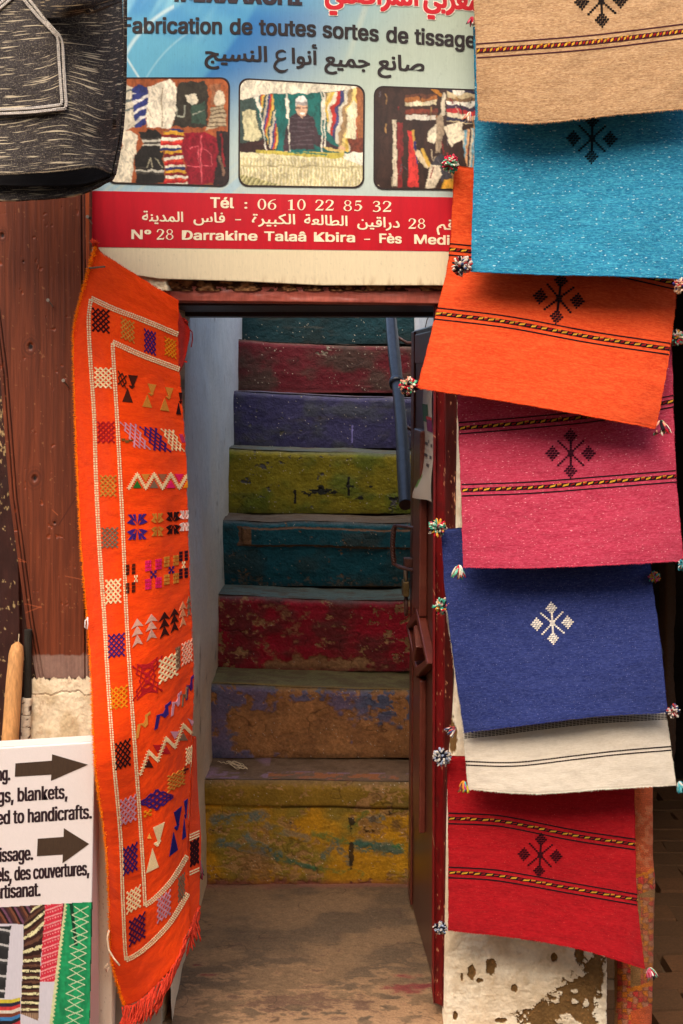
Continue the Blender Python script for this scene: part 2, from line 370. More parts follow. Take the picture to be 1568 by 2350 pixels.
for k in range(8):
    z0, z1, y0 = ZS[k], ZS[k+1], YS[k]; y1 = YS[k+1]; j = min(k, 7) if k < 8 else [5, 6, 7][k-8]
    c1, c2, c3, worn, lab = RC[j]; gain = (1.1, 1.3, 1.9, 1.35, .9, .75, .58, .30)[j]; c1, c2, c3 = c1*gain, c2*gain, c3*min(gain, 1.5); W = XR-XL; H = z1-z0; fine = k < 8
    nx, ny = (330, int(440*H)) if fine else (40, 12)
    S, T = np.meshgrid(np.linspace(0, 1, nx), np.linspace(0, 1, ny)); X = XL+S*W; Z = z1-T*H
    n1 = fbm(X*9, Z*11, 3*k, 5); n2 = fbm(X*26, Z*34, 3*k+1, 4, .6); n3 = fbm(X*90, Z*120, 3*k+2, 3, .7); nb = fbm(X*4, Z*2.2, 3*k+9, 3); hs = fbm(X*7, Z*70, k+20, 3)
    col = mix(c1, c2, sstep(.42, .68, n1)[..., None])*(.72+.56*n3)[..., None]*(.85+.3*hs)[..., None]
    mask = sstep(.62, .66, .45*n2+.3*n3+.3*nb+worn*.16)      # worn spots
    if k == 0:
        low = np.clip((T-.25)/.75, 0, 1)
        mask = np.maximum(mask*.8, sstep(.63, .68, n2*.7+n3*.25+.14*np.exp(-((T-.97)/.05)**2)+.06*np.exp(-((S-.62)/.04)**2)))
        col = np.where((T < .24)[..., None], mix(srgb(150, 112, 24), srgb(118, 96, 34), n1[..., None])*(.8+.4*n3)[..., None], col)
        # loose smears of blue and green paint
        def smear(x0, z0_, x1, z1_, w, c, a=.7):
            global col, mask
            d = np.array([x1-x0, z1_-z0_]); L2 = d@d; t = np.clip(((S-x0)*d[0]+(T-z0_)*d[1])/L2, 0, 1)
            dd = np.hypot(S-x0-t*d[0], (T-z0_-t*d[1])*.44)+(n2-.5)*.05
            q = sstep(w*1.5, w*.6, dd)*a*sstep(.36, .52, n3*.4+n2*.6); col = mix(col, c*1.15, q[..., None]); mask = mask*(1-q)
        bl, gr = srgb(60, 100, 110), srgb(60, 104, 52)
        smear(.1, .38, .28, .34, .022, bl); smear(.12, .60, .34, .72, .02, bl); smear(.22, .55, .30, .66, .02, bl); smear(.30, .45, .45, .55, .02, bl, .5)
        smear(.48, .52, .70, .62, .016, gr); smear(.68, .30, .63, .44, .014, gr); smear(.66, .62, .80, .66, .03, srgb(50, 92, 84), .9); smear(.80, .62, .92, .66, .02, gr)
        smear(.56, .60, .52, .72, .014, srgb(50, 86, 90)); smear(.34, .74, .48, .84, .018, srgb(44, 88, 70), .9); smear(.70, .37, .74, .36, .018, bl); smear(.58, .66, .62, .78, .014, srgb(50, 86, 90)); smear(.48, .84, .66, .9, .012, gr, .6)
        blk = sstep(.56, .62, n2*.55+n3*.2+.05*(T > .25)*(T < .5)+.30*np.exp(-((S-.625)/.013)**2)*(T > .35)); col = mix(col, srgb(40, 30, 24), (blk*.9)[..., None]); mask = mask*(1-blk)
        for (bs, bt, br) in ((.80, .42, .035), (.71, .36, .02), (.86, .72, .02), (.85, .55, .015)):
            q = sstep(br, br*.3, np.hypot(S-bs, (T-bt)*.44)+(n3-.5)*.03); col = mix(col, srgb(64, 52, 48), (q*.7)[..., None])
        q = sstep(.1, .02, np.hypot(S-.24, (T-.80)*.5)+(n2-.5)*.08); col = mix(col, srgb(140, 98, 66), (q*.7)[..., None])
    if k == 1:
        m_ = sstep(.0, .05, .26-np.hypot((S-.42)*.75, (T-.62)*.50)+(n2-.5)*.24+(n1-.5)*.2)
        m_ = np.maximum(m_, sstep(.0, .05, .2-np.hypot((S-.78)*.8, (T-.85)*.4)+(n2-.5)*.22)); m_ = np.maximum(m_, sstep(.50, .56, n2*.6+n1*.25+.14*(T < .5)*(S > .2)*(S < .55)))
        mask = np.maximum(mask*.9, m_*.95)
    if k == 2:
        mask = np.maximum(mask, sstep(.0, .04, .10-np.hypot((S-.50)*.32, (T-.92)*.55)+(n2-.5)*.16)*.9)
        mask = np.maximum(mask, sstep(.5, .6, n2*.6+n3*.2+.1*np.exp(-((S-.3)/.2)**2))*.5)
    if k == 3:
        m_ = sstep(.0, .02, .07-np.hypot((S-.55)*.05, (T-.97)*.6)+(n2-.5)*.14); mask = np.maximum(mask, m_*.5*sstep(.5, .6, n2*.5+n3*.5))
    bare = c3*(.55+.9*n3)[..., None]*(.8+.4*fbm(X*60, Z*14, k+60, 3))[..., None]*np.where(n1 > .52, 1.0, .8)[..., None]
    col = mix(col, bare, mask[..., None]); h = -.0035*mask
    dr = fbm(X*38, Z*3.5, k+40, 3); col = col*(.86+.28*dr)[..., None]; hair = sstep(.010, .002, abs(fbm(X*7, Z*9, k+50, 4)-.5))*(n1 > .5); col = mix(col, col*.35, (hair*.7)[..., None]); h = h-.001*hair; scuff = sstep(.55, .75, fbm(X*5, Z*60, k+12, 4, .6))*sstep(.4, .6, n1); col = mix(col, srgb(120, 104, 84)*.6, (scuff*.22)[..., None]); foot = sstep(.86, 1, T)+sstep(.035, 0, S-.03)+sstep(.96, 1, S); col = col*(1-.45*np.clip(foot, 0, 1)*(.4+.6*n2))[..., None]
    # edges: a rim of lighter paint along the top, a darker foot and ends and dabs of white near the walls
    top = sstep(.07, .0, T+(n2-.5)*.05); col = mix(col, TRC[j]*(.6+.3*n3)[..., None], (top*.55)[..., None])
    if k in (0, 2, 6): ft = sstep(.93, 1, T+(n2-.5)*.06); col = mix(col, srgb(120, 50, 54), (ft*.6)[..., None])
    sp = (_T[40, (X*900).astype(int) & 255, (Z*900).astype(int) & 255] > .9965) & (n2 > .46); col = np.where(sp[..., None], srgb(200, 190, 170), col)
    if k == 3:      # long raised strip of old mortar just under the nosing
        box = sstep(0, .01, np.minimum.reduce([S-.14, .93-S, T-.10-S*.03, .36+S*.05-T])+(n2-.5)*.02); rim = sstep(.0, .012, box*0+.014-abs(np.minimum.reduce([S-.14, .93-S, (T-.10-S*.03), (.36+S*.05-T)]))); h = h+box*.007
        rm = (abs(np.minimum.reduce([S-.14, .93-S, T-.10-S*.03, .36+S*.05-T])+(n2-.5)*.03) < .016); col = np.where(rm[..., None], srgb(116, 84, 60)*(.6+.6*n3)[..., None], col); col = np.where(((S > .145) & (S < .185) & (T > .12) & (T < .36))[..., None], srgb(128, 92, 62), col)
    if k == 4:
        for (bs, b0, b1) in ((.62, .40, .72), (.37, .62, .85)):
            q = (abs(S-bs+(n2-.5)*.012) < .006) & (T > b0) & (T < b1); col = np.where(q[..., None], srgb(30, 28, 22), col)
        q = (n2 > .60) & (abs(T-.66) < .12) & (S > .3) & (S < .9); col = np.where(q[..., None], srgb(34, 34, 28), col)
    if k == 5: q = (abs(S-.64+(n2-.5)*.006) < .0035) & (T > .55) & (T < .9); col = np.where(q[..., None], srgb(120, 112, 170), col)
    h = h+(n1-.5)*.009+(n2-.5)*.005+(n3-.5)*.0018
    sag = (fbm(X*2.3, X*0+k, k+30, 3)-.5)*.03-.02*(S-.5)
    tr = np.clip((.11-T)/.11, 0, 1); tr = tr*(.7+.6*nb)
    Pp = np.stack([X, y0-h+.015*tr**2, Z+sag*(1-T)-.003*tr-.012*tr*tr*0], -1)
    if k == 0:                                    # projecting lip of the lowest step
        lip = sstep(.27, .22, T+(fbm(X*5, X*0, 44, 3)-.5)*.04); Pp[..., 1] -= lip*.008
        crack = sstep(.02, 0, abs(T-.25+(fbm(X*5, X*0, 44, 3)-.5)*.05)); col = mix(col, srgb(40, 26, 14), (crack*.8*(S > .35))[..., None])
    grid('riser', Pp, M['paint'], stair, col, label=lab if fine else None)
    # tread
    nx2, ny2 = (200, 30) if fine else (30, 4)
    S, T = np.meshgrid(np.linspace(0, 1, nx2), np.linspace(0, 1, ny2)); X = XL+S*W; Y = y0+.012+T*(y1-y0+.045)
    n1 = fbm(X*9, Y*12, k+5, 4); n2 = fbm(X*30, Y*50, k+6, 4); n3 = fbm(X*100, Y*160, k+7, 3)
    sag2 = (fbm(X*2.3, X*0+k, k+30, 3)-.5)*.03-.02*(S-.5)
    tc = TRC[j]*(.42+.3*n1+.3*n3)[..., None]; tc = mix(tc, srgb(96, 74, 52), (sstep(.45, .65, n2)*.6)[..., None])
    if k == 0: tc = mix(tc, srgb(150, 120, 142), (sstep(.50, .58, n2)*(T < .3)+sstep(.45, .6, n1)*(S < .3)*.8).clip(0, 1)[..., None]*.8); tc = mix(tc, srgb(160, 100, 62), (sstep(.52, .58, n2)*(T < .25)*(S > .3))[..., None])
    if k == 1: tc = mix(tc, srgb(160, 120, 40), (sstep(.1, 0, T))[..., None]*.7)
    grid('tread', np.stack([X, Y, z1+sag2+(n1-.5)*.008-.002], -1), M['paint'], stair, tc)
# ---- entry floor
nx, ny = 420, 330
S, T = np.meshgrid(np.linspace(0, 1, nx), np.linspace(0, 1, ny)); X = -.52+S*.95; Y = 2.88+(1-T)*1.12
n1 = fbm(X*6, Y*9, 11, 5); n2 = fbm(X*18, Y*34, 12, 4, .6); n3 = fbm(X*80, Y*130, 13, 3, .7); nb = fbm(X*3, Y*3, 15, 3)
col = mix(srgb(126, 100, 74), srgb(98, 80, 62), sstep(.4, .62, n1)[..., None])*(.72+.55*n3)[..., None]
wear = sstep(.50, .56, n2*.7+n1*.25+.10*(Y < 3.25)); col = mix(col, srgb(172, 134, 98)*(.8+.3*n3)[..., None], (wear*sstep(3.6, 3.1, Y)*.8)[..., None])
dk = sstep(.50, .6, n2*.6+n3*.2+.22*np.exp(-((X+.1)/.22)**2-((Y-3.17)/.08)**2)-.02); col = mix(col, srgb(84, 60, 52), (dk*.7)[..., None])
crk = sstep(.006, .001, abs(fbm(X*4, Y*5, 190, 4)-.5))*(n2 > .47); col = mix(col, srgb(50, 36, 26), (crk*.6)[..., None]); grit = sstep(.76, .8, n3*.7+n2*.3); col = mix(col, srgb(70, 52, 38), (grit*.6)[..., None])
rd = sstep(.48, .6, n2*.5+.3*np.exp(-((X-.17)/.09)**2-((Y-3.25)/.13)**2)+.22*np.exp(-((X+.38)/.08)**2-((Y-3.3)/.1)**2)); col = mix(col, srgb(120, 40, 48), (rd*.8)[..., None])
pk = sstep(3.9, 3.95, Y+(n2-.5)*.06); col = mix(col, srgb(150, 92, 84), (pk*.6)[..., None])
fl = grid('entry_floor', np.stack([X, Y, (n1-.5)*.012+(n2-.5)*.004-.0015*wear*0+(n3-.5)*.001], -1), M['paint'], None, col, back=(0, 0, -.3)); structure(fl)
# ---- stairwell side walls, back wall
def wellwall(name, X0, seed, label, sgn, y0=3.42, zt=2.03):
    ny, nx = 260, 260
    S, T = np.meshgrid(np.linspace(0, 1, nx), np.linspace(0, 1, ny)); Y = y0+S*(7.0-y0); Z = zt-T*(zt+.05)
    n1 = fbm(Y*3, Z*4, seed, 4); n2 = fbm(Y*14, Z*9, seed+1, 4); n3 = fbm(Y*60, Z*22, seed+2, 3)
    col = mix(srgb(236, 234, 224), srgb(222, 226, 226), n1[..., None])*(.88+.16*n3)[..., None]
    low = sstep(1.45, .5, Z+(n1-.5)*.6); col = mix(col, srgb(242, 218, 178), (low*.85)[..., None])  # warmer tint low down stands in for light from the doorway
    st = sstep(.60, .75, n2*.6+n1*.3+low*.1); col = mix(col, srgb(186, 174, 150), (st*.45)[..., None])
    gr = sstep(.70, .78, n2*.6+fbm(Y*22, Z*26, seed+7, 4)*.4+.05*low); col = mix(col, srgb(130, 108, 80), (gr*.5)[..., None])
    w = thing(name, label, 'wall', (X0, 4, 0))
    xx = X0+sgn*((n1-.5)*.02+(n2-.5)*.004+(n3-.5)*.001)
    xx = xx+(.02*sgn*(fbm(Y*1.3, Z*1.2, seed+6, 2)-.5)-.006*sgn*sstep(.7, 0, Z))
    grid('plaster_face', np.stack([xx, Y, Z], -1), M['plaster'], w, col)
    MB().box((min(X0-sgn*.05, X0-sgn*.25), max(y0, 3.425), -.05), (max(X0-sgn*.05, X0-sgn*.25), 7.0, zt)).build('masonry', M['beige'], w)
    return w
wellwall('stairwell_wall', -.421, 50, 'whitewashed plaster wall on the left of the painted stairs', 1, y0=3.066)
wellwall('stairwell_wall', .315, 54, 'whitewashed plaster wall on the right of the painted stairs', -1, zt=1.93)
MB().box((XL, 5.86, 1.7), (XR, 7.0, 1.935), srgb(110, 106, 98)).build('landing', M['paint'], stair)
mb = MB(); mb.box((-.7, 7.0, 0), (.6, 7.2, 2.03)); tag(mb.build('stairwell_wall', M['beige']), 'end wall at the head of the painted stairs', 'wall')

# ---- front wall of the house
wall = thing('house_wall', 'thick cream plastered house wall with peeling patches round the stair door', 'wall', (0, 3.25, 0))
mb = MB(); mb.box((-3.0, 3.062, GY), (-.47, 3.42, 1.82)); mb.box((-3.0, 3.062, 1.82), (2.5, 3.42, 3.5)); mb.box((.335, 3.10, GY), (.60, 3.42, 1.82))
mb.build('masonry', mat('cream_render', col=(.55, .46, .34), rough=.95, nscale=30, namt=.15, bump=.4, dirt=.4), wall)
# right pier face: plaster over brown mud render, peeling near the ground
vv = np.concatenate([np.linspace(860, 2080, 240), np.linspace(2085, 2500, 300)]); ss = np.linspace(0, 1, 330)
le = np.interp(vv, [860, 930, 1350, 1500, 1640, 1750, 1900, 2150, 2350, 2500], [1052, 1051, 1046, 1048, 1040, 1030, 1026, 1022, 1019, 1016])
re = np.interp(vv, [860, 2250, 2500], [1380, 1396, 1398])
U = le[:, None]+(re-le)[:, None]*ss; V = np.broadcast_to(vv[:, None], U.shape)
n1 = fbm(U/60, V/60, 21, 5); n2 = fbm(U/18, V/18, 22, 4, .6); n3 = fbm(U/5, V/5, 23, 3, .7); n5 = fbm(U/26, V/9, 24, 3)
def blob(x, y, rx, ry, w=.35): return sstep(-.04, .04, 1.0-np.hypot((U-x)/rx, (V-y)/ry)+(n2-.5)*w*3.4+(fbm(U/7, V/7, 25, 3, .7)-.5)*w*2.6+(n3-.5)*w*1.2)
peel = np.zeros_like(U)
for b_ in ((1320, 2350, 95, 60), (1335, 2290, 66, 52), (1372, 2245, 34, 50), (1262, 2330, 62, 34), (1375, 2230, 34, 34), (1330, 2185, 11, 24), (1272, 2196, 7, 12), (1221, 2152, 12, 6),
          (1127, 2216, 11, 19), (1082, 2230, 9, 17), (1100, 2249, 8, 5), (1180, 2266, 7, 9), (1060, 2238, 3, 8), (1150, 2340, 14, 5), (1045, 2330, 5, 9), (1380, 2320, 26, 90), (1040, 1690, 9, 40), (1047, 1440, 5, 60)):
    peel = np.maximum(peel, blob(*b_, w=.30 if b_[2] > 20 else .22))
for b_ in ((1388, 2255, 8, 40), (1377, 2330, 15, 40), (1318, 2272, 7, 4), (1320, 2297, 8, 5), (1344, 2306, 7, 11), (1300, 2330, 12, 5), (1305, 2345, 24, 10)): peel = peel*(1-blob(*b_, w=.5))
pl = mix(srgb(238, 222, 192), srgb(220, 198, 164), sstep(.4, .7, n1)[..., None])*(.92+.14*n3)[..., None]
pl = mix(pl, srgb(196, 168, 128), (sstep(.6, .72, n2)*.4)[..., None])
mud = mix(srgb(132, 98, 56), srgb(98, 72, 40), n2[..., None])*(.7+.6*n3)[..., None]; mud = mix(mud, srgb(170, 110, 60), (sstep(.72, .8, n3)*.6)[..., None])
col = mix(pl, mud, peel[..., None]); edge_ = sstep(.0, .3, peel)*sstep(1, .7, peel); col = mix(col, srgb(150, 118, 80), (edge_*.5)[..., None])
h = .0045*(1-peel)+(n1-.5)*.009+(n2-.5)*.003+(n3-.5)*.0012*(1+peel)+(n5-.5)*.002*(1-peel)
corner = sstep(1-.02, 1, np.broadcast_to(ss, U.shape)); h = h-corner**2*.02; lft = sstep(.03, 0, np.broadcast_to(ss, U.shape)); h = h-lft**2*.01
Pw = P(U, V, 3.052); Pw[..., 1] -= h; grid('plaster_face', Pw, M['plaster'], wall, col, back=(0, .06, 0))
MB().box((.60, 3.07, GY), (.625, 3.42, 1.82)).build('corner_return', mat('dark_red_edge', col=(.09, .03, .02), rough=.8), wall)
# plaster and broken brick above the doorway, left of the lintel
U, V = np.meshgrid(np.linspace(300, 1080, 300), np.linspace(600, 668, 60)); n2 = fbm(U/16, V/12, 31, 4); n3 = fbm(U/4, V/4, 32, 3)
gapm = sstep(380, 392, U+(n2-.5)*30); pl = srgb(226, 206, 168)*(.9+.2*n3)[..., None]; br = mix(srgb(74, 44, 26), srgb(140, 96, 60), sstep(.5, .6, n2)[..., None])*(.6+.7*n3)[..., None]
Pw = P(U, V, 3.055); Pw[..., 1] -= .018*(1-gapm)+(n2-.5)*.02*gapm+(n3-.5)*.004; grid('rough_masonry', Pw, M['plaster'], wall, mix(pl, br, gapm[..., None]), back=(0, .03, 0))
# left jamb side and reveal low down
U, V = np.meshgrid(np.linspace(226, 374, 90), np.linspace(660, 2420, 400)); n1 = fbm(U/40, V/40, 33, 4); n3 = fbm(U/5, V/5, 34, 3); n2 = fbm(U/14, V/14, 35, 4)
col = mix(srgb(214, 196, 164), srgb(170, 150, 122), sstep(.45, .7, n1)[..., None])*(.85+.3*n3)[..., None]; col = mix(col, srgb(130, 104, 74), (sstep(.55, .62, n2)*.6)[..., None])
rt = sstep(.9, 1, (U-226)/148.); Pw = P(U, V, 3.055); Pw[..., 1] -= (n1-.5)*.01+(n2-.5)*.004+(n3-.5)*.002-rt**2*.03; grid('plaster_face', Pw, M['plaster'], wall, col, back=(0, .4, 0))

# ---- dark passage on the right
psg = thing('covered_passage', 'dark covered passage running off to the right of the rugs', 'building', (1.6, 5, GY))
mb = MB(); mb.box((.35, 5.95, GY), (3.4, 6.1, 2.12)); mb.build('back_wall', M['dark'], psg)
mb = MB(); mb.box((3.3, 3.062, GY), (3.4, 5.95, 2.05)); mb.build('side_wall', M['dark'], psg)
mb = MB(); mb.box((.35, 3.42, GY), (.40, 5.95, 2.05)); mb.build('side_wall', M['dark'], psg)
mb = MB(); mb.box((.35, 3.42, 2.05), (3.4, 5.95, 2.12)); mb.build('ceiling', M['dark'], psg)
# worn brick paving of the passage, laid brick by brick
pav = bpy.data.objects.new('passage_paving', None); COL.objects.link(pav); pav.location = (1, 4, GY); pav['kind'] = 'structure'
MB().box((.45-1, 3.44-4, .0), (3.2-1, 5.9-4, .026), srgb(84, 56, 34)).build('mortar_bed', M['plain'], pav)
brickmeshes = []
for q in range(6):
    rr = random.Random(q); mb = MB(); bw, bl, bh = .243, .119, .03
    V_ = []
    for (sx, sy) in ((-1, -1), (1, -1), (1, 1), (-1, 1)):
        V_.append((sx*bw/2+rr.uniform(-.008, .008), sy*bl/2+rr.uniform(-.006, .006)))
    A = [(x, y, 0) for x, y in V_]; B = [(x*.96, y*.93, bh+rr.uniform(-.004, .003)) for x, y in V_]
    mb.hexa(A, B, mix(srgb(112, 74, 44), srgb(88, 62, 38), rr.random())); me = bpy.data.meshes.new('brick'); me.from_pydata(np.concatenate(mb.v).tolist(), [], mb.f); set_col(me, np.concatenate(mb.c)); me.update(); me.materials.append(M['plain'])
    brickmeshes.append(me)
for r in range(22):
    y = 3.1+r*.125
    for c in range(9):
        x = .52+c*.25+(r % 2)*.125
        u_, v_ = px_of((x, y, GY)); u_ = float(u_)
        if u_ > 1720 or u_ < 1380: continue
        o = bpy.data.objects.new('brick', random.choice(brickmeshes)); COL.objects.link(o); o.parent = pav
        o.location = (x-1+random.uniform(-.006, .006), y-4+random.uniform(-.005, .005), .004+random.uniform(-.004, .002)); o.rotation_euler = (random.uniform(-.012, .012), random.uniform(-.012, .012), random.uniform(-.04, .04))

# ================================================================ DOOR FRAME, DOOR, POLE
frame = thing('door_frame', 'maroon painted wooden door frame round the stair doorway', 'door frame', (0, 3.1, 0))
def pgrid(name, quad, Y, nx, ny, colf, m, parent, relieff=None, back=(0, .05, 0), label=None):
    """quad px corners TL, TR, BR, BL"""
    q = np.asarray(quad, float); S, T = np.meshgrid(np.linspace(0, 1, nx), np.linspace(0, 1, ny))
    U = (q[0, 0]*(1-S)+q[1, 0]*S)*(1-T)+(q[3, 0]*(1-S)+q[2, 0]*S)*T; V = (q[0, 1]*(1-S)+q[1, 1]*S)*(1-T)+(q[3, 1]*(1-S)+q[2, 1]*S)*T
    if np.ndim(Y): Y = (Y[0]*(1-S)+Y[1]*S)*(1-T)+(Y[3]*(1-S)+Y[2]*S)*T
    p = P(U, V, Y)
    if relieff is not None: p[..., 1] -= relieff(U, V)
    return grid(name, p, m, parent, colf(U, V), back=back, label=label)
def mar(U, V, a=srgb(118, 46, 34), b=srgb(92, 30, 26), chips=.0):
    n = fbm(U/50, V/8, 61, 4); n3 = fbm(U/4, V/9, 62, 3); c = mix(a, b, n[..., None])*(.85+.3*n3)[..., None]
    if chips: k = sstep(.70, .73, fbm(U/5, V/16, 63, 3, .7)+chips); c = mix(c, srgb(206, 150, 110), k[..., None])
    return c
pgrid('head', [(378, 656), (1060, 662), (1060, 697), (378, 690)], 3.058, 160, 14, lambda U, V: mar(U, V, srgb(178, 92, 74), srgb(152, 72, 60)), M['jamb'], frame, lambda U, V: (fbm(U/40, V/10, 64, 3)-.5)*.004, back=(0, .12, 0))
zt = float(P(700, 692, 3.058)[2])
MB().box((-.44, 3.16, zt-.004), (.34, 3.52, zt+.055), srgb(50, 24, 18)).build('soffit_beam', M['wood'], frame)
MB().box((-.44, 3.53, zt-.014), (.34, 3.64, zt+.09), srgb(60, 36, 26)).build('rear_lintel', M['wood'], frame)
U0 = [(1001, 700), (1056, 700), (1026, 2318), (996, 2306)]
def jrel(U, V):
    s = (U-(1001-(V-700)*.003))/50.; return -.012*sstep(.42, .40, s)*sstep(.0, .05, s)+(fbm(U/30, V/60, 66, 3)-.5)*.003
def jcol(U, V):
    s = (U-(1001-(V-700)*.003))/50.; c = mix(srgb(112, 12, 14), srgb(70, 16, 12), sstep(.35, .5, s)[..., None])*(.8+.35*fbm(U/6, V/30, 67, 3))[..., None]
    ch = sstep(.76, .80, fbm(U/4, V/14, 68, 3, .7)+.08*sstep(.6, 1, s)+.04*sstep(1500, 2300, V)); c = mix(c, srgb(206, 146, 104), (ch*.9)[..., None])
    rub = sstep(.62, .8, fbm(U/12, V/40, 69, 3)); return mix(c, srgb(70, 16, 14), (rub*.5)[..., None])
pgrid('jamb', U0, 3.072, 40, 520, jcol, M['jamb'], frame, jrel, back=(0, .09, 0))
MB().box((-.52, 3.10, 0), (-.462, 3.16, zt-.02), srgb(110, 24, 20)).build('jamb', M['wood'], frame)

# door leaf: frame of reference a (from the hinge inwards) and z
door = thing('door', 'dark maroon wooden door leaf with a raised lozenge moulding, standing open against the right wall', 'door', (.24, 3.2, 0))
H0 = np.array([.243, 3.185]); H1 = np.array([.207, 3.795]); DL = np.linalg.norm(H1-H0); DA = (H1-H0)/DL; DN = np.array([-DA[1], DA[0]])
if DN[0] > 0: DN = -DN
def D(a, z, o=0): return np.array([*(H0+DA*a+DN*o), z])
def dbox(mb, a0, a1, z0, z1, o0, o1, col=(1, 1, 1)):
    A = [D(a0, z0, o0), D(a1, z0, o0), D(a1, z1, o0), D(a0, z1, o0)]; B = [D(a0, z0, o1), D(a1, z0, o1), D(a1, z1, o1), D(a0, z1, o1)]; return mb.hexa(A, B, col)
bevel(dbox(MB(), 0, DL, .015, 1.715, -.036, 0).build('leaf', M['door'], door), .004)
M['mould'] = mat('moulding_paint', col=(.12, .024, .014), rough=.35, nscale=30, namt=.25, bump=.15, spec=.5, dirt=.3, dirtcol=(.3, .12, .07))
for (a0, a1, z0, z1, o1) in ((0.0, .035, .02, 1.71, .008), (DL-.06, DL, .02, 1.71, .006), (.06, DL-.09, 1.62, 1.70, .006)):
    bevel(dbox(MB(), a0, a1, z0, z1, 0, o1).build('stile', M['mould'], door), .002)
def av(u, v, o=0.0):          # where the sight line through (u, v) meets the door plane
    d = rays(u, v); n = np.array([DN[0], DN[1], 0]); p0 = D(0, 0, o); t = ((p0-np.array([0, 0, EYE]))@n)/(d@n); p = np.array([0, 0, EYE])+d*t
    return float((p[:2]-H0)@DA), float(p[2])
a1_, _ = av(966, 1200); a0_, _ = av(982, 1200)
_, zt1 = av(973, 985); _, zt2 = av(970, 1400); _, zt3 = av(968, 1540); 
bevel(dbox(MB(), a0_, a1_, zt2, zt1, 0, .022).build('moulding', M['mould'], door), .004)
bevel(dbox(MB(), a0_, a1_, .35, zt3, 0, .018).build('moulding', M['mould'], door), .004)
A_, Z_ = .30, av(970, 1468)[1]; hw, hh = .25, .095; t_ = .03
for (s1, s2) in ((1, 1), (1, -1), (-1, 1), (-1, -1)):
    pts = [(A_+s1*hw, Z_), (A_, Z_+s2*hh), (A_, Z_+s2*(hh-t_)), (A_+s1*(hw-t_*1.6), Z_)]
    bevel(MB().hexa([D(a, z, .0) for a, z in pts], [D(a, z, .024) for a, z in pts]).build('moulding', M['mould'], door), .003)
pts = [(A_+.05, Z_), (A_, Z_+.05), (A_-.05, Z_), (A_, Z_-.05)]
bevel(MB().hexa([D(a, z, .0) for a, z in pts], [D(a, z, .03) for a, z in pts]).build('boss', M['mould'], door), .003)
# twisted iron pull handle
zh1 = av(955, 1208)[1]; zh2 = av(950, 1300)[1]; zc = np.linspace(0, 1, 46)
prof = [D(.46, zh1, .0), D(.50, zh1, .025), D(.56, zh1-.003, .045)]+[D(.575, zh1+(zh2-zh1)*t, .055+.006*math.sin(t*3.1)) for t in np.linspace(.05, .95, 20)]+[D(.55, zh2, .04), D(.47, zh2, 0)]
pr = np.array(prof); N_ = 60; ti = np.linspace(0, len(pr)-1, N_); core = np.stack([np.interp(ti, range(len(pr)), pr[:, k]) for k in range(3)], 1)
mb = MB()
for ph in (0, math.pi):
    off = np.stack([np.cos(ti*2.2+ph)*.0035, np.sin(ti*2.2+ph)*.0035, 0*ti], 1); mb.tube(core+off, .0048, 7)
mb.build('handle', M['iron'], door, sm=True)
mb = MB(); zz = av(945, 1288)[1]; dbox(mb, .50, .58, zz-.03, zz+.03, 0, .006); dbox(mb, .54, .575, zz-.006, zz+.02, .006, .03); bevel(mb.build('hasp', M['iron'], door), .002)
th_ = np.linspace(0, 2*math.pi, 24); zr = av(936, 1372)[1]
MB().tube([D(.585+.018*math.cos(t), zr+.026*math.sin(t), .02) for t in th_], .005, 8, cap=False).build('ring', M['iron'], door, sm=True)
for zq in (.28, .95, 1.5): MB().tube([D(-.006, zq-.05, .004), D(-.006, zq+.05, .004)], .008, 10).build('hinge', M['iron'], door, sm=True)
# padlock hanging from the hasp
pk = thing('padlock', 'small brass padlock with steel shackle hanging from the door hasp', 'padlock', tuple(D(.575, zz-.06, .03)))
zp = av(941, 1330)[1]
dbox(MB(), .548, .60, zp-.032, zp+.012, .012, .032); mb = MB(); dbox(mb, .548, .600, zp-.032, zp+.012, .014, .032); bevel(mb.build('lock_body', M['brass'], pk), .003)
sh = [D(.574-.018, zp+.01, .023), D(.574-.018, zp+.045, .023)]+[D(.574-.018*math.cos(t), zp+.045+.018*math.sin(t), .023) for t in np.linspace(.3, math.pi-.3, 8)]+[D(.574+.018, zp+.045, .023), D(.574+.018, zp+.01, .023)]
MB().tube(sh, .0042, 8).build('shackle', M['steel'], pk, sm=True)
# paper notice stuck on the leaf
note = thing('paper_notice', 'curling white paper notice with green and magenta blocks stuck on the open door', 'notice', tuple(D(.15, 1.2, .01)))
an0, an1 = av(1004, 1000)[0], av(983, 1000)[0]; zn1, zn0 = av(990, 880)[1], av(990, 1143)[1]
S, T = np.meshgrid(np.linspace(0, 1, 16), np.linspace(0, 1, 40)); Aa = an0+(an1-an0)*S; Zz = zn1+(zn0-zn1)*T
curl = sstep(.75, 1, T)*sstep(.2, 1, S); Oo = .012+.022*curl+.003*np.sin(T*9); Aa = Aa+curl*.05
pp = np.stack([H0[0]+DA[0]*Aa+DN[0]*Oo, H0[1]+DA[1]*Aa+DN[1]*Oo, Zz-.01*curl], -1)
cc = np.broadcast_to(srgb(206, 190, 172), pp.shape).copy(); cc = np.where(((T > .82) & (S > .82) & (T < .9))[..., None], srgb(110, 150, 50), cc)
grid('sheet', pp, M['board'], note, cc)
def notebit(s0, s1, t0, t1, c, name):
    f = lambda s, t: pp[int(round(t*39)), int(round(s*15))]+np.array([DN[0], DN[1], 0])*.0015
    MB().add([f(s0, t0), f(s0, t1), f(s1, t1), f(s1, t0)], [(0, 1, 2, 3)], c).build(name, M['ink'], note)
notebit(.42, .98, .18, .42*.8, srgb(40, 90, 45), 'green_block'); notebit(.0, .6, .28, .42, srgb(130, 20, 90), 'magenta_block'); notebit(.0, .6, .27, .30, srgb(210, 40, 40), 'red_strip')
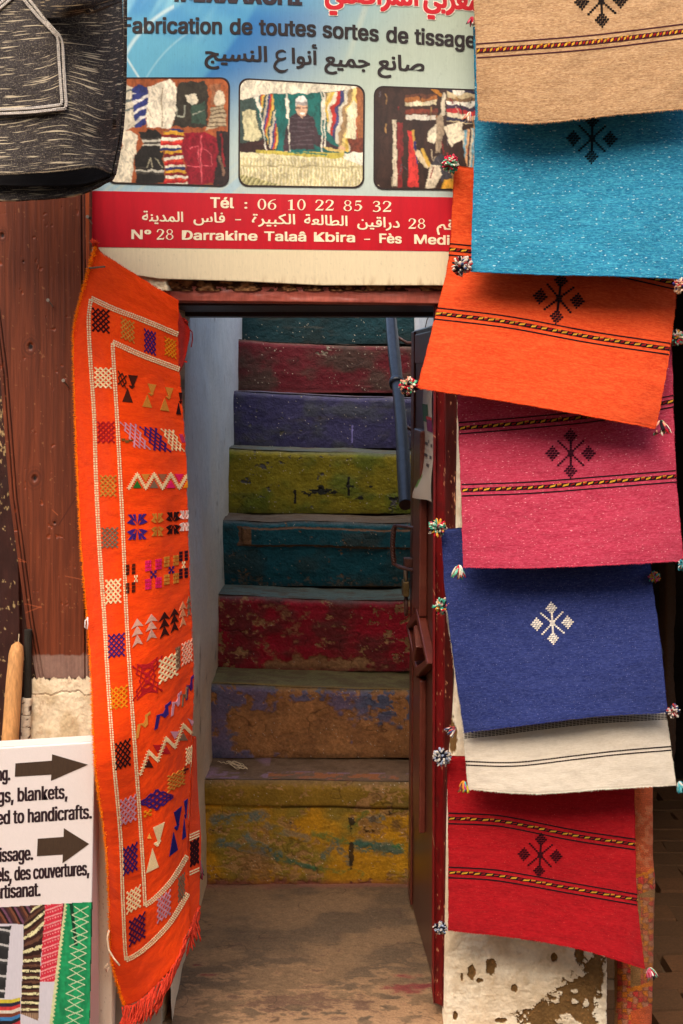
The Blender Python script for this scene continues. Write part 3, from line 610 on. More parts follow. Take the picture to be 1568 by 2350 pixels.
for (s0, s1, t0) in ((.6, .95, .50), (.1, .3, .52), (.45, .5, .48), (.6, .95, .62), (.1, .35, .62), (.35, .62, .70)): notebit(s0, s1, t0, t0+.026, srgb(70, 60, 60), 'printed_line')
# hand rail pole
pole = thing('handrail', 'black round wooden handrail sloping down the right side of the painted stairs', 'handrail', tuple(P(930, 1160, 3.95)))
pb, pt_ = P(931, 1158, 3.93), P(897, 690, 5.0); tt = np.linspace(0, 1, 60); wob = np.stack([np.sin(tt*5)*.004, 0*tt, np.sin(tt*7)*.003], 1)
MB().tube(pb+(pt_-pb)*tt[:, None]+wob, .0205+.0015*np.sin(tt*11), 20).build('rail', M['rail'], pole, sm=True).modifiers.new('e', 'EDGE_SPLIT').split_angle = math.radians(50)
pc = P(907, 890, 4.52); dr = (pt_-pb)/np.linalg.norm(pt_-pb); f_ = np.dot(pc-pb, dr); pc = pb+dr*f_
MB().tube([pc-dr*.012, pc-dr*.01, pc+dr*.01, pc+dr*.012], [.0225, .0265, .0265, .0225], 20).build('collar', M['rail'], pole, sm=True)
MB().tube([pb-dr*.002, pb-dr*.0025], [.0195, .0195], 20, srgb(60, 32, 26)).build('end_grain', M['wood'], pole)
for q in (.35, .8):
    c = pb+(pt_-pb)*q; MB().tube([c, c+np.array([.05, 0, -.03]), (.33, c[1], c[2]-.03)], .006, 8).build('bracket', M['iron'], pole, sm=True)
cord = MB(); pts = np.array([P(989, 716, 3.56), P(980, 735, 3.6), P(972, 770, 3.66), P(960, 820, 3.72), P(951, 885, 3.78)])
cord.tube(pts, .0013, 6, srgb(120, 96, 70))
for k in range(7): a = k*.9; cord.tube([P(989, 718, 3.56), P(989+9*math.cos(a), 712+6*math.sin(a), 3.55)], .0012, 5, srgb(60, 52, 44))
tag(cord.build('cord', M['yarn']), 'thin knotted cord tied from the lintel to the open door', 'cord')
# little hank of string on the lowest tread
mb = MB(); z_ = .342
rr = random.Random(4); tt = np.linspace(0, 1, 90)
uu = np.concatenate([np.linspace(500, 530, 20), 545+25*np.cos(np.linspace(0, 22, 90))*np.linspace(.5, 1, 90)]); vv_ = np.concatenate([np.linspace(1749, 1755, 20), 1757+8*np.sin(np.linspace(0, 22, 90)+np.linspace(0, 2, 90))])
def onz(u, v, z): d = rays(u, v); return np.array([0, 0, EYE])+d*((z-EYE)/d[..., 2])[..., None]
hp = onz(uu, vv_, z_+.004); hp[:, 2] += .002*np.sin(np.arange(len(hp))*.9)+.002; mb.tube(hp, .0011, 5, srgb(225, 205, 170)); tag(mb.build('string_hank', M['yarn']), 'loose hank of pale string lying on the lowest stair tread', 'string')

# ================================================================ PRINTING
def font(name):
    try: return bpy.data.fonts.load(bpy.utils.system_resource('DATAFILES', path='fonts')+'/'+name)
    except Exception: return None
INTER = font('Inter.woff2')
def glyph_mesh(text, fnt=None):
    c = bpy.data.curves.new('text', 'FONT'); c.body = text; c.resolution_u = 4
    if fnt: c.font = fnt
    o = bpy.data.objects.new('text', c); COL.objects.link(o); bpy.context.view_layer.update()
    me = o.evaluated_get(bpy.context.evaluated_depsgraph_get()).to_mesh()
    V = np.array([v.co[:] for v in me.vertices]); F = [tuple(p.vertices) for p in me.polygons]
    o.to_mesh_clear(); bpy.data.objects.remove(o); bpy.data.curves.remove(c); return V, F
CAPH = glyph_mesh('H', INTER)[0][:, 1].max()
def put_text(parent, surf, text, base, u0, u1, capv, colr, bold=1.2, off=.0012, fnt=INTER, lab=None, asc=None, boldv=None):
    """base: polyline [(u, v)...] of the baseline; the text spans u0..u1; capv = cap height in px"""
    V, F = glyph_mesh(text, fnt); x0, x1 = V[:, 0].min(), V[:, 0].max(); x = u0+(V[:, 0]-x0)/(x1-x0)*(u1-u0); y = V[:, 1]/(asc or CAPH)*capv
    bx = [b[0] for b in base]; by = [b[1] for b in base]; mb = MB(); boldv = bold*.5 if boldv is None else boldv
    shifts = [(dx, dy) for dx in (-1, -.5, 0, .5, 1) for dy in (-1, 1)] if bold else [(0, 0)]
    for k, (dx, dy) in enumerate(shifts):
        uu = x+dx*bold; vv = np.interp(uu, bx, by)-(y+dy*boldv)
        mb.add(surf(uu, vv, off+k*.00002), F, colr)
    return mb.build('lettering', M['ink'], parent, lab)

# ---------------------------------------------------------------- shop banner
YB = 3.036
def bansurf(u, v, off=0):
    u = np.asarray(u, float); v = np.asarray(v, float)
    return P(u, v, YB-off-.006*np.sin(u/140.)-.004*np.sin(v/90.+u/300.))
banner = thing('shop_banner', 'blue, cream and red vinyl shop banner with weaving photographs above the stair doorway', 'banner', tuple(P(640, 640, YB)))
def bgcolor(U, V):
    n = fbm(U/170, V/120, 5, 3); n2 = fbm((U+V*.6)/60, (V-U*.5)/300, 8, 3)
    c = mix(srgb(92, 160, 184), srgb(60, 132, 178), sstep(.3, .7, n)[..., None])
    d = U+(V-180)*-.0                                        # broad dark swoosh from lower left to upper right
    arc = 460+(V-190)*-.95-((V-190)**2)*.0012
    dk = sstep(-12, 6, U-arc)*sstep(330, 60, U-arc)*sstep(-40, 60, V); c = mix(c, srgb(34, 104, 164), (dk*.85)[..., None])
    lt = sstep(.5, .7, n2)*sstep(560, 380, U); c = mix(c, srgb(140, 196, 205), (lt*.7)[..., None])
    r = np.hypot(U-520, (V-250)*1.05); ar = sstep(7, 0, abs(r-268+(V-100)*.08))*(U < 400); c = mix(c, srgb(196, 214, 210), (ar*.8)[..., None])
    r = np.hypot(U-560, (V-330)*.9); ar = sstep(3, 0, abs(r-262))*(U < 470); c = mix(c, srgb(170, 206, 210), (ar*.5)[..., None])
    ar = sstep(5, 0, abs((U-283)-(V-120)*.62))*(U < 330)*(V > 110); c = mix(c, srgb(200, 214, 208), (ar*.8)[..., None])
    st = sstep(12, 0, abs(U-(905-(V*.34)-60)))*sstep(260, 60, V); c = mix(c, srgb(208, 206, 186), (st*.45)[..., None])
    fade = sstep(560, 1010, U+V*.9-40); c = mix(c, srgb(176, 184, 158), (fade*.9)[..., None])
    low = sstep(150, 420, V+(U-500)*.08); c = mix(c, srgb(186, 198, 188), (low*.88)[..., None])
    bl = sstep(345, 425, V)*(U < 560); ray = sstep(.55, .62, fbm((U+(V)*1.2)/12, V*0, 9, 2)); c = mix(c, srgb(120, 176, 206), (bl*.35*(1-ray))[..., None])
    cream = sstep(566, 568, V-(U-210)*.013); c = mix(c, srgb(226, 208, 170), cream[..., None]*1.0)
    spk = sstep(.75, .8, fbm(U/5, V/5, 14, 3, .7)); c = c*(1-.12*spk)[..., None]
    c = c*(.97+.06*vnoise(U/1.6, V*0, 15))[..., None]
    stain = sstep(.5, .8, fbm(U/6, V/30, 16, 3))*sstep(625, 655, V); return mix(c, srgb(160, 124, 80), (stain*.5)[..., None])
S, T = np.meshgrid(np.linspace(0, 1, 420), np.linspace(0, 1, 300))
Lx = 207+0*T; Ub = (Lx)*(1-S)+1120*S; Vt = -60+0*S
Vb = np.interp(Ub, [207, 232, 365, 560, 740, 1000, 1120], [612, 620, 640, 646, 655, 655, 657])
Vg = Vt+(Vb-Vt)*T
grid('vinyl_sheet', bansurf(Ub, Vg), M['print'], banner, bgcolor(Ub, Vg), back=(0, .002, 0))
U, V = np.meshgrid(np.linspace(209, 1100, 120), np.linspace(0, 1, 14)); V = (438+(U-209)*.018)*(1-V)+(567+(U-209)*.012)*V
nn = fbm(U/3, V/80, 17, 2); grid('red_band', bansurf(U, V, .0006), M['print'], banner, mix(srgb(200, 14, 34), srgb(178, 12, 30), nn[..., None]))
BL, CR, RD = srgb(34, 24, 24), srgb(240, 224, 188), srgb(190, 16, 30)
bsf = lambda u, v, off: bansurf(u, v, off)
b1 = [(270, 75), (430, 76), (575, 78), (723, 83), (868, 94), (935, 99), (1100, 110)]
for w, a, b in (('Fabrication', 281, 508), ('de', 529, 578), ('toutes', 596, 724), ('sortes', 742, 868), ('de', 888, 936), ('tissages', 953, 1112)): put_text(banner, bsf, w, b1, a, b, 35, BL, 1.7)
put_text(banner, bsf, 'MERRARCHI', [(380, 1), (700, 11)], 403, 691, 44, srgb(40, 26, 34), 3.0)
ar = '\uFED3'
def fin(s): return s[::-1]
# joined Arabic forms written right to left, then reversed for a left-to-right setter
A_sani = '\uFEBB\uFE8E\uFEE7\uFECA'; A_jami = '\uFE9F\uFEE4\uFEF4\uFECA'; A_anwa = '\uFE83\uFEE7\uFEEE\uFE8D'; A_nasij = '\uFE8D\uFEDF\uFEE8\uFEB4\uFEF4\uFE9E'
b2 = [(470, 138), (611, 141), (726, 148), (848, 156), (975, 165)]
for w, a, b in ((A_nasij, 471, 612), (A_anwa, 671, 727), (A_jami, 746, 848), (A_sani, 868, 973)): put_text(banner, bsf, fin(w), b2, a, b, 35, BL, 1.5, asc=.72, fnt=None)
b3 = [(740, 4), (960, 12), (1100, 24)]
A_marrak = '\uFE8D\uFEDF\uFEE4\uFEAE\uFE8D\uFED7\uFEB8\uFEF2'; A_maghr = '\uFE8D\uFEDF\uFEE4\uFED0\uFEAE\uFE91\uFEF2'
A_marrak = '\uFE8D\uFEDF\uFEE4\uFEAE\uFE8D\uFED7\uFEB8\uFEF2'
for w, a, b in ((A_marrak, 748, 958), (A_maghr, 974, 1130)):
    put_text(banner, bsf, fin(w), b3, a, b, 48, srgb(236, 220, 200), 4.2, .0010, asc=.72, boldv=3.6, fnt=None); put_text(banner, bsf, fin(w), b3, a, b, 48, RD, 2.4, .0016, asc=.72, boldv=1.8, fnt=None)
# serif numerals drawn as strokes that swell and thin
def ring(cx, cy, rx, ry, thx, thy, n=22):
    a = np.linspace(0, 2*math.pi, n+1)[:-1]; o = [(cx+rx*math.cos(t), cy+ry*math.sin(t)) for t in a]; i = [(cx+(rx-thx)*math.cos(t), cy+(ry-thy)*math.sin(t)) for t in a]
    return [[o[k], o[(k+1) % n], i[(k+1) % n], i[k]] for k in range(n)]
def stroke(pts, ws):
    pts = np.array(pts, float); m = 24; x = np.linspace(0, len(pts)-1, m); q = catmull(pts, x); w = np.interp(x, range(len(ws)), ws)/2
    t = np.gradient(q, axis=0); t /= np.linalg.norm(t, axis=1)[:, None]; nrm = np.stack([-t[:, 1], t[:, 0]], 1); L_, R_ = q+nrm*w[:, None], q-nrm*w[:, None]
    return [[L_[k], L_[k+1], R_[k+1], R_[k]] for k in range(m-1)]
SD = {
 '0': ring(.3, .5, .29, .51, .13, .05),
 '1': [[(.22, .04), (.38, .04), (.38, .99), (.22, .9)], [(.08, 0), (.52, 0), (.52, .05), (.08, .05)], [(.05, .86), (.38, .99), (.3, .88), (.07, .82)]],
 '2': stroke([(.07, .72), (.14, .93), (.34, .97), (.50, .80), (.42, .52), (.18, .22), (.05, .07)], [.10, .08, .06, .15, .13, .07, .06])+[[(.02, 0), (.54, 0), (.58, .26), (.52, .14)], [(.02, 0), (.52, .13), (.14, .15), (.04, .10)]],
 '3': stroke([(.08, .80), (.22, .97), (.42, .92), (.44, .68), (.20, .53)], [.09, .06, .12, .12, .05])+stroke([(.20, .53), (.46, .46), (.50, .20), (.30, .02), (.06, .10)], [.05, .10, .15, .07, .12]),
 '5': [[(.16, .97), (.54, .97), (.49, .82), (.14, .84)], [(.12, .50), (.17, .96), (.20, .90), (.16, .52)]]+stroke([(.13, .50), (.34, .60), (.51, .36), (.34, .04), (.06, .08)], [.05, .09, .16, .08, .11]),
 '6': ring(.30, .31, .28, .32, .12, .05)+stroke([(.54, .95), (.26, .84), (.10, .56), (.08, .28)], [.04, .08, .14, .12]),
 '8': ring(.30, .76, .23, .24, .09, .045)+ring(.30, .27, .28, .28, .11, .05)}
def serif_num(parent, surf, text, u0, u1, base, h, colr, lab=None):
    mb = MB(); n = len(text); W = (u1-u0)/(n-.12)
    for i, ch in enumerate(text):
        for kq, q in enumerate(SD[ch]):
            q = np.array(q); uu = u0+i*W+q[:, 0]/.6*W*.88; vv = base-q[:, 1]*h; mb.add(surf(uu, vv, .0012+kq*.00001), [tuple(range(len(q)))], colr)
    return mb.build('lettering', M['ink'], parent, lab)
mb = MB()
for kq, q in enumerate(stroke([(x*.36+251, y*.36) for x, y in ((1126, 332), (1100, 322), (1070, 338), (1072, 368), (1095, 378), (1128, 368))], [3, 5.5, 6.5, 6, 6.5, 4])+stroke([(x*.36+251, y*.36) for x, y in ((1100, 374), (1068, 392), (1055, 425), (1080, 450), (1112, 454), (1140, 440))], [4.5, 6, 7, 7, 6, 2])):
    q = np.array(q); mb.add(bsf(q[:, 0], q[:, 1], .0012+kq*.00001), [tuple(range(len(q)))], BL)
mb.build('lettering', M['ink'], banner)
put_text(banner, bsf, 'Tél', [(480, 476), (560, 478)], 484, 536, 23, CR, 1.3)
put_text(banner, bsf, ':', [(480, 477), (600, 479)], 562, 567, 15, CR, .8, asc=CAPH*.75)
for t, a, b, v in (('06', 591, 635, 481), ('10', 659, 702, 482), ('22', 723, 767, 483), ('85', 788, 832, 484), ('32', 854, 899, 486)): serif_num(banner, bsf, t, a, b, v, 24.5, CR)
b4 = [(320, 507), (520, 511), (700, 515), (850, 520), (1060, 528)]
AR2 = (('\uFE8D\uFEDF\uFEE4\uFEAA\uFEF3\uFEE8\uFE94', 327, 420), ('\uFED3\uFE8E\uFEB1', 445, 516), ('\uFE8D\uFEDF\uFEDC\uFE92\uFEF4\uFEAE\uFE93', 579, 677), ('\uFE8D\uFEDF\uFEC4\uFE8E\uFEDF\uFECC\uFE94', 699, 797), ('\uFEA9\uFEAD\uFE8D\uFED7\uFEF4\uFEE6', 821, 917), ('\uFEAD\uFED7\uFEE2', 1003, 1058))
for w, a, b in AR2: put_text(banner, bsf, fin(w), b4, a, b, 23, CR, .7, asc=.72, fnt=None)
serif_num(banner, bsf, '28', 937, 977, 525, 23.5, CR)
for a, v in ((540, 503), (836, 548)): MB().add(bsf([a, a+13.5, a+13.5, a], [v, v, v+2.4, v+2.4], .0012), [(0, 1, 2, 3)], CR).build('lettering', M['ink'], banner)
b5 = [(300, 548), (600, 552), (800, 555), (1060, 562)]
for w, a, b in (('N°', 303, 346), ('Darrakine', 419, 590), ('Talaâ', 608, 702), ('Kbira', 722, 814), ('Fès', 872, 921), ('Medina', 952, 1072)): put_text(banner, bsf, w, b5, a, b, 20.5, CR, 1.2)
serif_num(banner, bsf, '28', 359, 399, 550, 24, CR)

# ---- printed photographs: a painted lattice of small coloured cells
class Pic:
    def __init__(s, u0, v0, u1, v1, step, bg=(0, 0, 0)):
        s.U, s.V = np.meshgrid(np.arange(u0, u1+step, step), np.arange(v0, v1+step, step)); s.c = np.zeros(s.U.shape+(3,))+srgb(*bg)
    def mask(s, pts):
        pts = np.asarray(pts, float); m = np.zeros(s.U.shape, bool); n = len(pts); j = n-1
        for i in range(n):
            (xi, yi), (xj, yj) = pts[i], pts[j]
            if yi != yj: m ^= ((yi > s.V) != (yj > s.V)) & (s.U < (xj-xi)*(s.V-yi)/(yj-yi)+xi)
            j = i
        return m
    def poly(s, pts, c, var=0, seed=0): 
        m = s.mask(pts); s.paint(m, c, var, seed); return m
    def paint(s, m, c, var=0, seed=0):
        c = srgb(*c)
        if var: c = c*(1+var*(fbm(s.U/6, s.V/6, seed, 3)-.5)*2)[..., None]
        s.c = np.where(m[..., None], c, s.c)
    def line(s, a, b, w, c):
        a = np.array(a, float); b = np.array(b, float); d = b-a; t = np.clip(((s.U-a[0])*d[0]+(s.V-a[1])*d[1])/(d@d), 0, 1)
        s.paint(np.hypot(s.U-a[0]-t*d[0], s.V-a[1]-t*d[1]) < w, c)
    def stripes(s, m, ang, cols, wid, wob=0, seed=0):
        k = s.U*math.sin(ang)+s.V*math.cos(ang)+wob*(fbm(s.U/25, s.V/25, seed, 2)-.5)*2; idx = np.floor(k/wid).astype(int) % len(cols)
        for i, c in enumerate(cols):
            if c is not None: s.paint(m & (idx == i), c, .25, seed)
    def ell(s, x, y, rx, ry, c, var=.1, seed=0): s.paint(((s.U-x)/rx)**2+((s.V-y)/ry)**2 < 1, c, var, seed)
def frame_photo(pic, quad, r, parent, surf):
    """quad TL, TR, BR, BL; keeps cells inside the rounded outline and sets a dark rim behind"""
    q = np.array(quad, float)
    def outline(g):
        o = []; c = q.mean(0)
        for i in range(4):
            p, a, b = q[i], q[i-1], q[(i+1) % 4]; da = (a-p)/np.linalg.norm(a-p); db = (b-p)/np.linalg.norm(b-p)
            for t in np.linspace(0, math.pi/2, 7): o.append(p+(da+db)*r-(db*math.cos(t)+da*math.sin(t))*r if True else p)
        o = np.array(o); return o+(o-c)/np.linalg.norm(o-c, axis=1)[:, None]*g
    def dense(R): return np.concatenate([R[i]+(R[(i+1) % len(R)]-R[i])*np.linspace(0, 1, 12)[:-1, None] for i in range(len(R))])
    R, Ri = dense(outline(2.4)), dense(outline(-2.2)); n = len(R); V = np.concatenate([R, Ri]); mb = MB()
    mb.add(surf(V[:, 0], V[:, 1], .0018), [(i, (i+1) % n, n+(i+1) % n, n+i) for i in range(n)], srgb(40, 26, 24)); mb.build('photo_rim', M['ink'], parent)
    lum = fbm(pic.U/3.2+fbm(pic.U/20, pic.V/20, 170, 2)*6, pic.V/13, 171, 4, .65); pic.c = pic.c*np.where(lum[..., None] > .58, 1.12, 1.0)*np.where(lum[..., None] < .42, .68, 1.0)
    wy = ((fbm(pic.U/14, pic.V/14, 150, 3)-.5)*6).round().astype(int); wx = ((fbm(pic.U/14, pic.V/14, 155, 3)-.5)*6).round().astype(int); ii, jj = np.indices(pic.U.shape)
    c0 = pic.c[np.clip(ii+wy, 0, ii.max()), np.clip(jj+wx, 0, jj.max())]; soft = (c0+np.roll(c0, 1, 0)+np.roll(c0, 1, 1)+np.roll(c0, -1, 1))/4
    pic.c = soft*(.55+.5*fbm(pic.U/5, pic.V/9, 158, 4, .7)+.45*fbm(pic.U/30, pic.V/30, 160, 2))[..., None]*(.95+.1*(np.arange(pic.U.shape[1]) % 2))[None, :, None]
    keep = pic.mask(outline(0)); return grid('printed_photo', surf(pic.U, pic.V, .0014), M['print'], parent, pic.c, keep=keep, sm=False)
# 1: jackets hung on a wall
p = Pic(244, 174, 530, 430, 1.3, (150, 78, 40)); U, V = p.U, p.V
p.c *= (.8+.5*fbm(U/20, V/20, 70, 3))[..., None]
def blobp(pts, c, var=.25, seed=0, w=6):
    pts = np.array(pts, float); du = (fbm(p.U/10, p.V/10, seed+3, 3)-.5)*w; su, sv = p.U, p.V; p.U = su+du; p.V = sv+du; m = p.mask(pts); p.U, p.V = su, sv; p.paint(m, c, var, seed); return m
m = blobp([(278, 212), (292, 194), (312, 200), (312, 290), (278, 306), (268, 270)], (196, 184, 158), .2, 1); p.stripes(m & (V < 262), .3, [None, (90, 96, 90), None, None], 5, 3, 1)
m = blobp([(302, 200), (320, 190), (338, 200), (345, 240), (332, 290), (310, 292)], (42, 50, 104), .3, 2); p.stripes(m & (V > 212), .5, [None, None, (214, 206, 196)], 7, 3, 2)
blobp([(340, 200), (376, 186), (392, 182), (410, 204), (412, 238), (392, 295), (336, 292)], (226, 212, 184), .14, 3); p.line((372, 200), (372, 290), 1, (160, 140, 110)); p.line((340, 250), (350, 268), 1, (170, 150, 120))
m = blobp([(408, 190), (470, 184), (478, 200), (476, 290), (396, 290), (404, 240)], (54, 48, 38), .4, 4); m = blobp([(438, 240), (472, 234), (472, 284), (440, 284)], (52, 72, 58), .3, 5)
for a, b in (((404, 244), (406, 268)), ((424, 242), (424, 268)), ((406, 268), (424, 268)), ((444, 262), (470, 252))): p.line(a, b, 1, (150, 150, 130))
p.poly([(426, 218), (452, 215), (456, 232), (440, 240), (430, 232)], (208, 196, 168), .3, 6); blobp([(484, 196), (506, 192), (518, 230), (486, 242)], (150, 96, 64), .5, 7); p.ell(505, 226, 13, 20, (214, 196, 164))
m = blobp([(484, 246), (514, 236), (520, 288), (474, 298)], (178, 158, 124), .3, 8); p.stripes(m, .1, [None, (110, 90, 66), None], 3, 3, 3)
m = blobp([(262, 306), (300, 300), (318, 312), (300, 424), (244, 424), (262, 380), (280, 330)], (220, 206, 176), .2, 9)
m = blobp([(318, 302), (356, 296), (372, 312), (378, 420), (314, 426), (308, 360), (330, 330)], (36, 32, 28), .4, 10); p.stripes(m & (V > 316) & (V < 334), 0, [(200, 192, 170), (70, 64, 56)], 5, 2, 4); p.stripes(m & (V > 384) & (V < 402), 0, [(200, 192, 170), (70, 64, 56), (36, 32, 28)], 5, 2, 4)
for a, b in (((335, 384), (346, 362)), ((346, 362), (350, 384)), ((358, 364), (372, 384))): p.line(a, b, 1, (170, 160, 130))
m = blobp([(372, 310), (390, 296), (424, 298), (420, 340), (432, 426), (378, 426), (378, 345), (366, 352)], (190, 90, 30), .3, 11); p.stripes(m, .05, [(170, 24, 30), (220, 206, 176), (40, 44, 90), (206, 150, 40), (120, 24, 26), (222, 210, 184), (200, 60, 40)], 6.2, 3, 5)
m = blobp([(424, 304), (470, 300), (500, 318), (506, 352), (490, 420), (430, 426), (428, 380), (416, 340)], (138, 16, 34), .35, 12)
for a, b in (((436, 340), (456, 336)), ((456, 336), (458, 384)), ((430, 380), (458, 382)), ((466, 338), (486, 356)), ((486, 356), (488, 378)), ((464, 378), (488, 380)), ((462, 310), (462, 420))): p.line(a, b, .9, (214, 90, 96))
blobp([(496, 300), (526, 300), (526, 424), (488, 424), (502, 350)], (40, 28, 26), .6, 13); p.line((504, 360), (514, 400), 3, (120, 90, 70)); p.line((508, 308), (514, 380), 2, (130, 20, 26))
p.c *= (.9+.2*fbm(U/4, V/4, 75, 2))[..., None]
frame_photo(p, [(246, 179), (526, 179), (524, 427), (246, 419)], 20, banner, bsf)
# 2: a weaver in a white cap at his loom (an unnamed shopkeeper, small in the print)
p = Pic(548, 178, 838, 434, 1.3, (16, 92, 84)); U, V = p.U, p.V; p.c *= (.75+.5*fbm(U/30, V/30, 76, 3))[..., None]
p.poly([(548, 178), (838, 190), (838, 204), (700, 214), (600, 216), (586, 226), (548, 250)], (226, 214, 186), .1, 1); p.poly([(548, 230), (582, 222), (610, 330), (600, 350), (548, 350)], (58, 74, 66), .4, 2)
p.poly([(556, 254), (584, 252), (600, 312), (584, 328), (562, 320)], (206, 196, 150), .15, 3); p.poly([(548, 330), (606, 318), (640, 350), (548, 352)], (52, 26, 22), .6, 4)
m = p.poly([(598, 216), (626, 216), (640, 330), (636, 342), (620, 342), (600, 280)], (170, 150, 110), .2, 5); p.stripes(m, 1.42, [(196, 180, 150), (60, 60, 110), (180, 60, 40), (206, 166, 70), (40, 70, 70)], 4.4, 5, 6)
p.line((590, 216), (612, 352), 1.3, (222, 212, 190)); p.line((587, 222), (597, 250), 4, (222, 212, 190))
m = p.poly([(742, 214), (800, 205), (838, 196), (838, 345), (786, 346), (752, 300)], (190, 160, 100), .2, 7); p.stripes(m, 1.38, [(206, 170, 70), (214, 200, 170), (170, 40, 30), (60, 60, 100), (200, 190, 166), (150, 120, 80), (214, 186, 110)], 8, 8, 8)
p.poly([(798, 250), (812, 228), (820, 240), (816, 318), (792, 316)], (220, 210, 170), .1, 9); p.poly([(818, 200), (838, 200), (838, 350), (820, 346)], (150, 90, 50), .3, 10); p.poly([(796, 318), (838, 318), (838, 350), (806, 352)], (110, 50, 30), .6, 10)
p.poly([(664, 270), (680, 258), (706, 258), (722, 276), (730, 306), (760, 330), (790, 344), (782, 352), (740, 340), (722, 330), (722, 344), (674, 342), (668, 340), (662, 352), (650, 352), (654, 310)], (58, 40, 44), .3, 11)
m = p.mask([(668, 268), (720, 268), (722, 340), (668, 340)]); p.stripes(m, 0, [None, (76, 62, 66), None], 3.4, 1, 12)
p.ell(693, 246, 13, 20, (206, 164, 130)); p.poly([(678, 244), (678, 226), (686, 219), (698, 219), (706, 228), (706, 240), (692, 236)], (216, 208, 196), .08, 12); p.poly([(679, 234), (706, 232), (706, 240), (680, 242)], (150, 140, 132), .1)
p.line((681, 247), (690, 247), 2.2, (120, 90, 76)); p.line((696, 247), (704, 247), 2.2, (120, 90, 76)); p.line((688, 260), (698, 260), 1.4, (236, 222, 206)); p.line((686, 262), (694, 268), 1.6, (190, 150, 120))
for x, y0, y1 in ((660, 216, 352), (738, 212, 360), (745, 212, 340)): p.line((x, y0), (x+6 if x < 700 else x, y1), 1.1, (224, 214, 190))
p.line((659, 230), (660, 268), 3.4, (222, 212, 188)); p.line((741, 226), (742, 270), 3.4, (222, 212, 188)); p.ell(657, 354, 8, 8, (214, 170, 130)); p.ell(784, 342, 8, 6, (206, 160, 120))
m = p.poly([(548, 350), (640, 350), (780, 358), (838, 350), (838, 434), (548, 434)], (222, 210, 164), .1, 13); p.stripes(m & (V > 362), 1.57, [(228, 216, 176), (206, 190, 140), (190, 176, 122)], 2.6, 2, 14)
p.poly([(588, 345), (800, 352), (788, 364), (588, 352)], (188, 170, 70), .25, 15); p.line((660, 348), (750, 356), 1.6, (60, 120, 90)); p.poly([(742, 336), (790, 346), (790, 352), (746, 344)], (206, 176, 100), .2); p.poly([(792, 350), (838, 350), (838, 382), (786, 362)], (228, 220, 196), .1)
m = p.mask([(548, 400), (580, 404), (660, 430), (548, 434)]); p.stripes(m, .9, [(170, 160, 100), (120, 112, 70), (206, 196, 140)], 3, 2, 16)
m = (V > 378+(U-548)*.012) & (V < 382+(U-548)*.012); p.paint(m, (180, 166, 120), .3, 17)
frame_photo(p, [(550, 180), (836, 197), (834, 430), (549, 426)], 22, banner, bsf)
# 3: stacked blankets and hanging weavings
p = Pic(858, 192, 1100, 438, 1.3, (52, 32, 24)); U, V = p.U, p.V; p.c *= (.5+1.0*fbm(U/14, V/40, 77, 4))[..., None]
def bp3(pts, c, var=.3, seed=0): return p.poly(pts, c, var, seed)
m = bp3([(930, 216), (1000, 214), (1006, 270), (930, 272)], (120, 70, 36)); p.stripes(m, .05, [(150, 90, 40), (206, 190, 150), (60, 34, 24), (120, 50, 30), (90, 50, 30)], 9, 4, 1)
p.ell(952, 237, 12, 5, (214, 200, 166)); p.ell(984, 237, 12, 5, (214, 200, 166)); p.poly([(932, 262), (1000, 264), (1000, 276), (932, 272)], (206, 196, 176), .2)
m = bp3([(1028, 205), (1094, 205), (1094, 285), (1024, 280)], (150, 130, 110)); p.stripes(m, -.1, [(214, 204, 186), (60, 40, 60), (170, 40, 40), (206, 190, 160), (40, 36, 60), (190, 170, 130), (120, 90, 60)], 9, 6, 2)
p.line((1020, 220), (1016, 262), 5, (190, 176, 150)); p.line((990, 198), (1010, 216), 4, (190, 120, 30)); p.ell(1052, 210, 12, 9, (226, 216, 196))
bp3([(902, 276), (910, 276), (912, 428), (902, 428)], (206, 190, 160)); bp3([(912, 282), (926, 280), (922, 430), (912, 430)], (120, 34, 32)); bp3([(936, 300), (950, 300), (962, 430), (936, 428)], (196, 50, 44))
p.line((948, 300), (958, 372), 3, (180, 140, 60)); p.line((952, 325), (958, 375), 2.4, (30, 34, 90)); p.line((958, 350), (980, 380), 6, (196, 176, 140)); p.line((970, 345), (986, 380), 4, (190, 150, 60))
bp3([(984, 300), (1008, 280), (1014, 300), (996, 330), (982, 322)], (214, 200, 170)); bp3([(1018, 290), (1060, 280), (1066, 318), (1040, 330), (1034, 338)], (222, 206, 174)); bp3([(1002, 270), (1014, 262), (1020, 290), (1010, 350), (1000, 350)], (150, 130, 104), .6, 5)
bp3([(1012, 350), (1034, 372), (1058, 420), (1030, 430), (1000, 400), (990, 372)], (60, 56, 60), .5, 6); bp3([(988, 376), (1010, 380), (1014, 400), (998, 430), (976, 434), (980, 410)], (200, 184, 156), .4, 7)
m = bp3([(1062, 300), (1098, 290), (1098, 438), (1084, 438), (1066, 360)], (200, 180, 150)); p.stripes(m, 1.5, [(206, 190, 160), (110, 160, 176), (214, 160, 110), (40, 40, 50)], 5, 4, 8)
bp3([(1010, 434), (1022, 412), (1046, 410), (1056, 436)], (206, 150, 50), .2, 8)
for k in range(30):
    x, y = 866+random.random()*225, 205+random.random()*220; p.line((x, y), (x+random.uniform(-6, 6), y+random.uniform(6, 30)), random.uniform(.6, 1.8), random.choice([(190, 170, 140), (130, 30, 28), (30, 24, 22), (160, 120, 70), (90, 80, 84)]))
frame_photo(p, [(860, 198), (1130, 208), (1130, 436), (859, 433)], 22, banner, bsf)
for (u, v) in ((207, 500), (1060, 640)): MB().tube([P(u, v, 2.97), P(u+1, v, 3.03)], .003, 8, srgb(60, 50, 44)).build('nail', M['plain'], banner)

